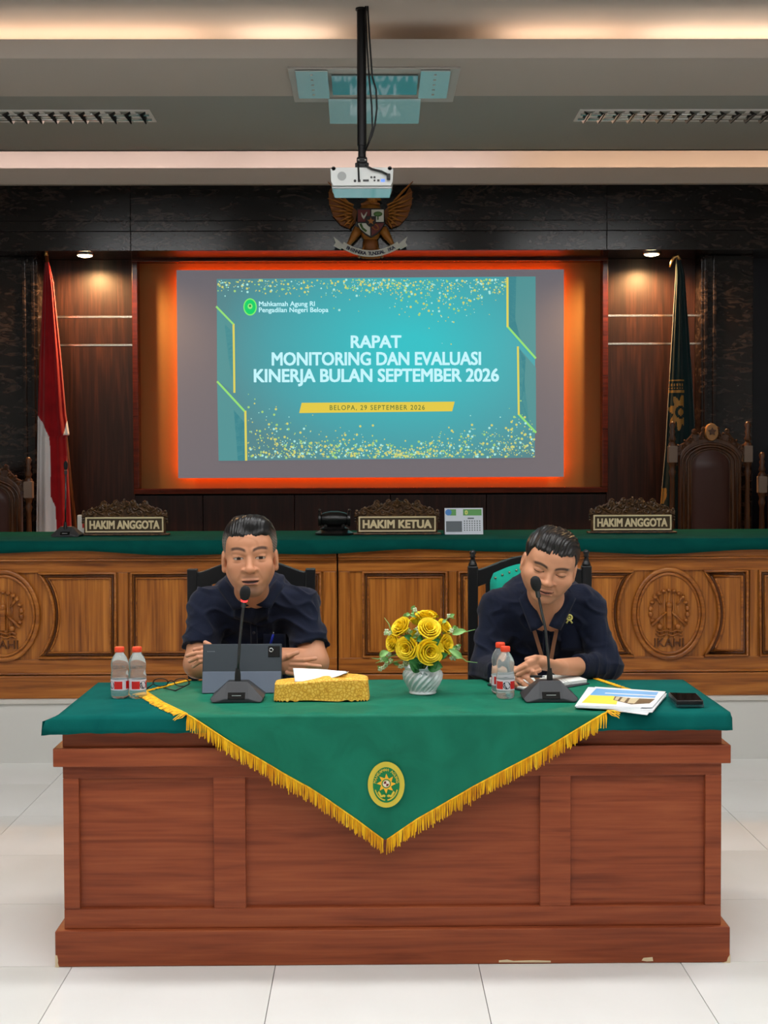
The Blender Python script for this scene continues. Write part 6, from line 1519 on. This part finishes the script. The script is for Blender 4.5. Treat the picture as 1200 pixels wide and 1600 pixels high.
    vx.ell(NB+A_((0, -0.048, -0.012)), (0.062, 0.050, 0.045), 0.012)
    V, Fq = vx.mesh(); V = wrinkle(V, Fq, 0.010, 21, (0.55, 0.2, 0.8), 190)
    sh = mk('shirt', np_mesh('shirt', V, Fq), m_shirt, t)
    Yc = 4.79
    collar(t, NB+A_((0, -0.002, 0.005)), None, 0.068, 0.045, 0, 32, [[q3(431,904,4.83), q3(400,944,4.760), q3(423,950,4.768), q3(444,914,4.815)], [q3(351,904,4.83), q3(388,946,4.760), q3(364,952,4.768), q3(339,916,4.815)]])
    mk('placket', MB().tube([q3(395,958,4.815), q3(396,985,4.835), q3(397,1020,4.86)], 0.012, 6, flat=0.25), m_shirt, sh, smooth=True)
    for py, Y in ((965, 4.815), (988, 4.83)): mk('button', MB().ball(q3(396, py, Y-0.008), (0.005, 0.003, 0.005), 8, 5), mat('dark shirt button', C(30,32,40), .3), sh, smooth=True)
    pk = MB().grid(lambda u, v_: tuple(q3(411+34*u, 990+40*v_, 4.852+0.012*v_-0.004*math.sin(u*3.14)+0.02*u*u)), 8, 6); mk('chest_pocket', pk, m_shirt, sh, smooth=True, solid=0.004)
    legs('legs', x0, 5.16, t, m_blkc, m_shoe)
    pen = thing('pen', 'blue pen clipped in the chest pocket of the left man', 'pen', tuple(q3(422, 1000, 4.84)))
    pa, pb_ = Vector(q3(427, 987, 4.835)), Vector(q3(420, 1014, 4.848))
    mk('barrel', MB().tube([pa.lerp(pb_, 0.12), pb_], 0.0042, 10), mat('blue pen plastic', C(26,48,170), .3), pen, smooth=True); mk('push_button', MB().tube([pa, pa.lerp(pb_, 0.14)], 0.0028, 8), m_phs, pen, smooth=True)
    mk('clip', MB().tube([pa.lerp(pb_, .15)+Vector((0,-.006,0)), pa.lerp(pb_, .7)+Vector((0,-.0065,0))], 0.0018, 6), MATS['blue pen plastic'], pen, smooth=True)
    return t
left_man()
# ---------------------------------------------------------------- right man: long sleeves, head tilted down, hands on a notebook
def right_man():
    x0 = PX(850, 4.92, 950)
    t = thing('person', 'man in long sleeved navy shirt looking down smiling, hands resting on the notebook', 'person', (x0, 5.15, 0.0))
    skin = LIN(206, 146, 112)
    hd = Head(q3(859, 881, 4.76), -3, 18, 13.5, (1.10, 1.05, 0.96), skin=skin, closed=True, smile=1.3, eye=(0.0006, 0.0018), gaze=(0, -0.002), goatee=0.1, moustache=0.18, open=0.0016, mouth=0.0255, lid=-0.0035, brow=0.75, browz=0.0240, nose=1.12, cheek=1.10, neck=1.08)
    NB = q3(853, 962, 4.88)
    vx = Vox(hd.o-np.array([.15,.15,.24]), hd.o+np.array([.15,.24,.155]), 0.0017)
    hd.build(vx, NB); V1, F1 = vx.mesh(); C1 = hd.colours(V1)
    SL, SR = q3(776, 952, 4.93), q3(916, 950, 4.93); EL, ER = q3(757, 1042, 4.86), q3(948, 1042, 4.86)
    vx = Vox((x0-0.30, 4.46, 0.74), (x0+0.30, 5.12, 1.10), 0.0024)
    vx.ell((x0, 5.00, 0.93), (0.155, 0.10, 0.16), 0.02); vx.cap(NB, (x0, 4.97, 0.97), 0.055, 0.09, 0.03)
    vx.cap(NB+A_((0,0.03,-0.04)), SL, 0.03, 0.035, 0.03); vx.cap(NB+A_((0,0.03,-0.04)), SR, 0.03, 0.035, 0.03)
    vx.cap(SL, EL, 0.046, 0.042, 0.02); vx.cap(SR, ER, 0.046, 0.042, 0.02)
    WR = q3(872, 1043, 4.665); vx.cap(ER, WR, 0.040, 0.027, 0.015)
    PR = q3(843, 1037, 4.600); vx.cap(WR, PR, 0.027, 0.032, 0.012, flat=((0.1, 0.5, 1), 0.66))
    WL = q3(786, 1054, 4.655); vx.cap(EL, WL, 0.040, 0.027, 0.015)
    PL = q3(807, 1052, 4.600); vx.cap(WL, PL, 0.027, 0.032, 0.012, flat=((0.1, 0.5, 1), 0.62))
    f_ = [([q3(841,1030,4.585), q3(824,1036,4.555), q3(808,1045,4.565)], (0.0092, 0.0084, 0.0072)), ([q3(837,1036,4.58), q3(820,1042,4.548), q3(803,1050,4.56)], (0.0092, 0.0082, 0.0070)),
          ([q3(838,1043,4.575), q3(822,1048,4.547), q3(808,1055,4.555)], (0.0088, 0.0080, 0.0068)), ([q3(842,1048,4.575), q3(830,1053,4.55), q3(818,1058,4.555)], (0.0080, 0.0070, 0.0060)), ([q3(850,1030,4.60), q3(836,1028,4.575), q3(822,1031,4.575)], (0.0098, 0.0090, 0.0076))]
    g_ = [([q3(817,1044,4.575), q3(832,1051,4.548), q3(842.5,1067,4.553)], (0.0094, 0.0084, 0.0072)), ([q3(812,1053,4.57), q3(824,1061,4.545), q3(834.5,1071,4.556)], (0.0092, 0.0082, 0.0070)),
          ([q3(806,1059,4.57), q3(815,1067,4.545), q3(825.5,1075.5,4.552)], (0.0090, 0.0080, 0.0068)), ([q3(799,1062,4.575), q3(804,1070,4.552), q3(812,1078,4.556)], (0.0082, 0.0072, 0.0062)), ([q3(803,1046,4.59), q3(813,1052,4.56), q3(822,1056,4.555)], (0.0098, 0.0088, 0.0074))]
    for pts, rs_ in f_+g_: vx.chain(pts, rs_, 0.0015, 0.005)
    V2, F2 = vx.mesh(); C2 = np.tile(skin*0.97, (len(V2), 1))*(1+0.06*smooth_noise(V2, 40, 19))[:, None]
    for pts, rs_ in f_+g_:
        d = np.linalg.norm(V2-pts[-1], axis=1); w_ = np.clip(1-(d-0.006)/0.012, 0, 1)[:, None]*0.35; C2 = C2*(1-w_)+LIN(232,178,152)*w_
    V, Fq, Cc = merged([(V1, F1, C1), (V2, F2, np.clip(C2, 0, 1))])
    mk('body', np_mesh('body', V, Fq, Cc), m_skin, t)
    hd.hair('hair', t, m_hair, side=0.0, top=(0.0, 0.004), line=0.066, vol=0.003, cols=(LIN(24,22,22), LIN(60,56,52)), curl=0.0024)
    vx = Vox((x0-0.34, 4.56, 0.46), (x0+0.34, 5.42, 1.14), 0.0045)
    vx.ell((x0, 5.00, 0.93), (0.185, 0.122, 0.18), 0.02); vx.ell((x0, 4.94, 0.975), (0.185, 0.080, 0.070), 0.04); vx.cap(NB+A_((0,0.04,-0.05)), (x0, 4.98, 0.97), 0.07, 0.11, 0.03)
    vx.ell((x0, 5.08, 0.72), (0.190, 0.155, 0.20), 0.05); vx.ell((x0, 5.18, 0.58), (0.19, 0.150, 0.12), 0.05)
    cuffs = []
    for s_, Sh, El, Wr, cf in ((-1, SL, EL, WL, 0.80), (1, SR, ER, WR, 0.62)):
        vx.cap(NB+A_((s_*0.025,0.04,-0.020)), Sh+A_((0,0.005,0.002)), 0.060, 0.054, 0.05)
        vx.cap(Sh, El, 0.054, 0.053, 0.05); e2 = El*(1-cf)+Wr*cf; vx.cap(El, e2, 0.053, 0.042, 0.02); cuffs.append((El, e2, Wr))
        d = (Wr-El)/np.linalg.norm(Wr-El); X, Y, Z = vx.pts((slice(None),)*3)
        cut = ((X-e2[0])*d[0]+(Y-e2[1])*d[1]+(Z-e2[2])*d[2]); near = ((X-e2[0])**2+(Y-e2[1])**2+(Z-e2[2])**2) < 0.085**2
        vx.d = np.maximum(vx.d, np.where(near, cut, -1).astype(np.float32))
    vx.cap(hd.w((0, -0.02, -0.07)), NB+A_((0, -0.015, 0.035)), 0.066, 0.064, 0.006, 's')
    vx.ell(NB+A_((0, -0.090, -0.015)), (0.030, 0.07, 0.058), 0.01, 's')
    V, Fq = vx.mesh(); V = wrinkle(V, Fq, 0.010, 33, (0.35, 0.3, 0.85), 200)
    sh = mk('shirt', np_mesh('shirt', V, Fq), m_shirt, t)
    for El, e2, Wr in cuffs:
        d = Vector((Wr-El)).normalized(); e = Vector(e2); mk('cuff', MB().tube([e-d*0.035, e-d*0.004], [0.0445, 0.0425], 20), m_shirt, sh, smooth=True, angle=50)
    collar(t, NB+A_((0, -0.002, 0.005)), None, 0.070, 0.045, 0, 38, [[q3(886,922,4.85), q3(857,978,4.780), q3(876,986,4.790), q3(900,936,4.83)], [q3(822,922,4.85), q3(848,978,4.780), q3(830,988,4.790), q3(810,936,4.83)]])
    mk('placket', MB().tube([q3(853,985,4.835), q3(853,1010,4.855), q3(853,1040,4.875)], 0.012, 6, flat=0.25), m_shirt, sh, smooth=True)
    pk = MB().grid(lambda u, v_: tuple(q3(875+36*u, 978+40*v_, 4.866+0.008*v_-0.004*math.sin(u*3.14)+0.03*u*u)), 8, 6); mk('chest_pocket', pk, m_shirt, sh, smooth=True, solid=0.004)
    legs('legs', x0, 5.16, t, m_blkc, m_shoe)
    m_ly = mat('brown lanyard ribbon', C(134,92,66), .6)
    ly = thing('lanyard', 'brown ribbon lanyard around the neck of the right man', 'lanyard', tuple(q3(853, 1030, 4.84)))
    for pts in ([(834,986,4.822),(841,1010,4.84),(847,1030,4.85)], [(869,986,4.822),(864,1010,4.84),(860,1034,4.85)]):
        mb = MB(); pw = [Vector(q3(x, y, Y-0.012)) for x, y, Y in pts]
        v = []
        for p in pw: v += [(p.x-0.0065, p.y+.001, p.z), (p.x+0.0065, p.y, p.z)]
        mb.add(v, [(2*i, 2*i+2, 2*i+3, 2*i+1) for i in range(len(pw)-1)]); mk('strap', mb, m_ly, ly, solid=0.002)
    pn = thing('lapel_pin', 'small pale gold rosette pin on the chest of the right man', 'pin', tuple(q3(889, 967, 4.84)))
    c = q3(889, 966, 4.815); m_pin = mat('pale gold pin', C(222,214,120), .4)
    mk('rosette', MB().tube([(c[0]+0.009*math.cos(a), c[1], c[2]+0.009*math.sin(a)) for a in np.linspace(0, 6.283, 18, endpoint=False)], 0.0032, 6, closed=True), m_pin, pn, smooth=True)
    mk('centre', MB().prism(star((c[0], c[2]), 0.006, 0.003, 4), c[1]-0.002, c[1]+0.001), m_pin, pn)
    for s_ in (-1, 1): mk('tail', MB().tube([(c[0]+s_*0.003, c[1], c[2]-0.009), (c[0]+s_*0.010, c[1], c[2]-0.019)], [0.002, 0.0035], 6), m_pin, pn, smooth=True)
    pen = thing('pen', 'dark pen held in the hand of the right man', 'pen', tuple(q3(822, 1058, 4.55)))
    a, b = Vector(q3(806, 1057, 4.57)), Vector(q3(846, 1058, 4.53)); mk('barrel', MB().tube([a, b], 0.0042, 10), m_blkp, pen, smooth=True); mk('tip', MB().tube([b, b+(b-a)*0.12], [0.0036, 0.0008], 8), m_phs, pen, smooth=True)
    rg = MB().tube([q3(813+0*a_, 1064, 4.545) if False else tuple(q3(808.5, 1061, 4.562)+A_((0.0108*math.cos(a_), 0.0108*math.sin(a_)*0.6, 0.0108*math.sin(a_)))) for a_ in np.linspace(0, 6.283, 16, endpoint=False)], 0.0018, 6, closed=True)
    tag(mk('ring', rg, m_alu, smooth=True), 'silver ring on the finger of the right man', 'ring')
    return t
right_man()
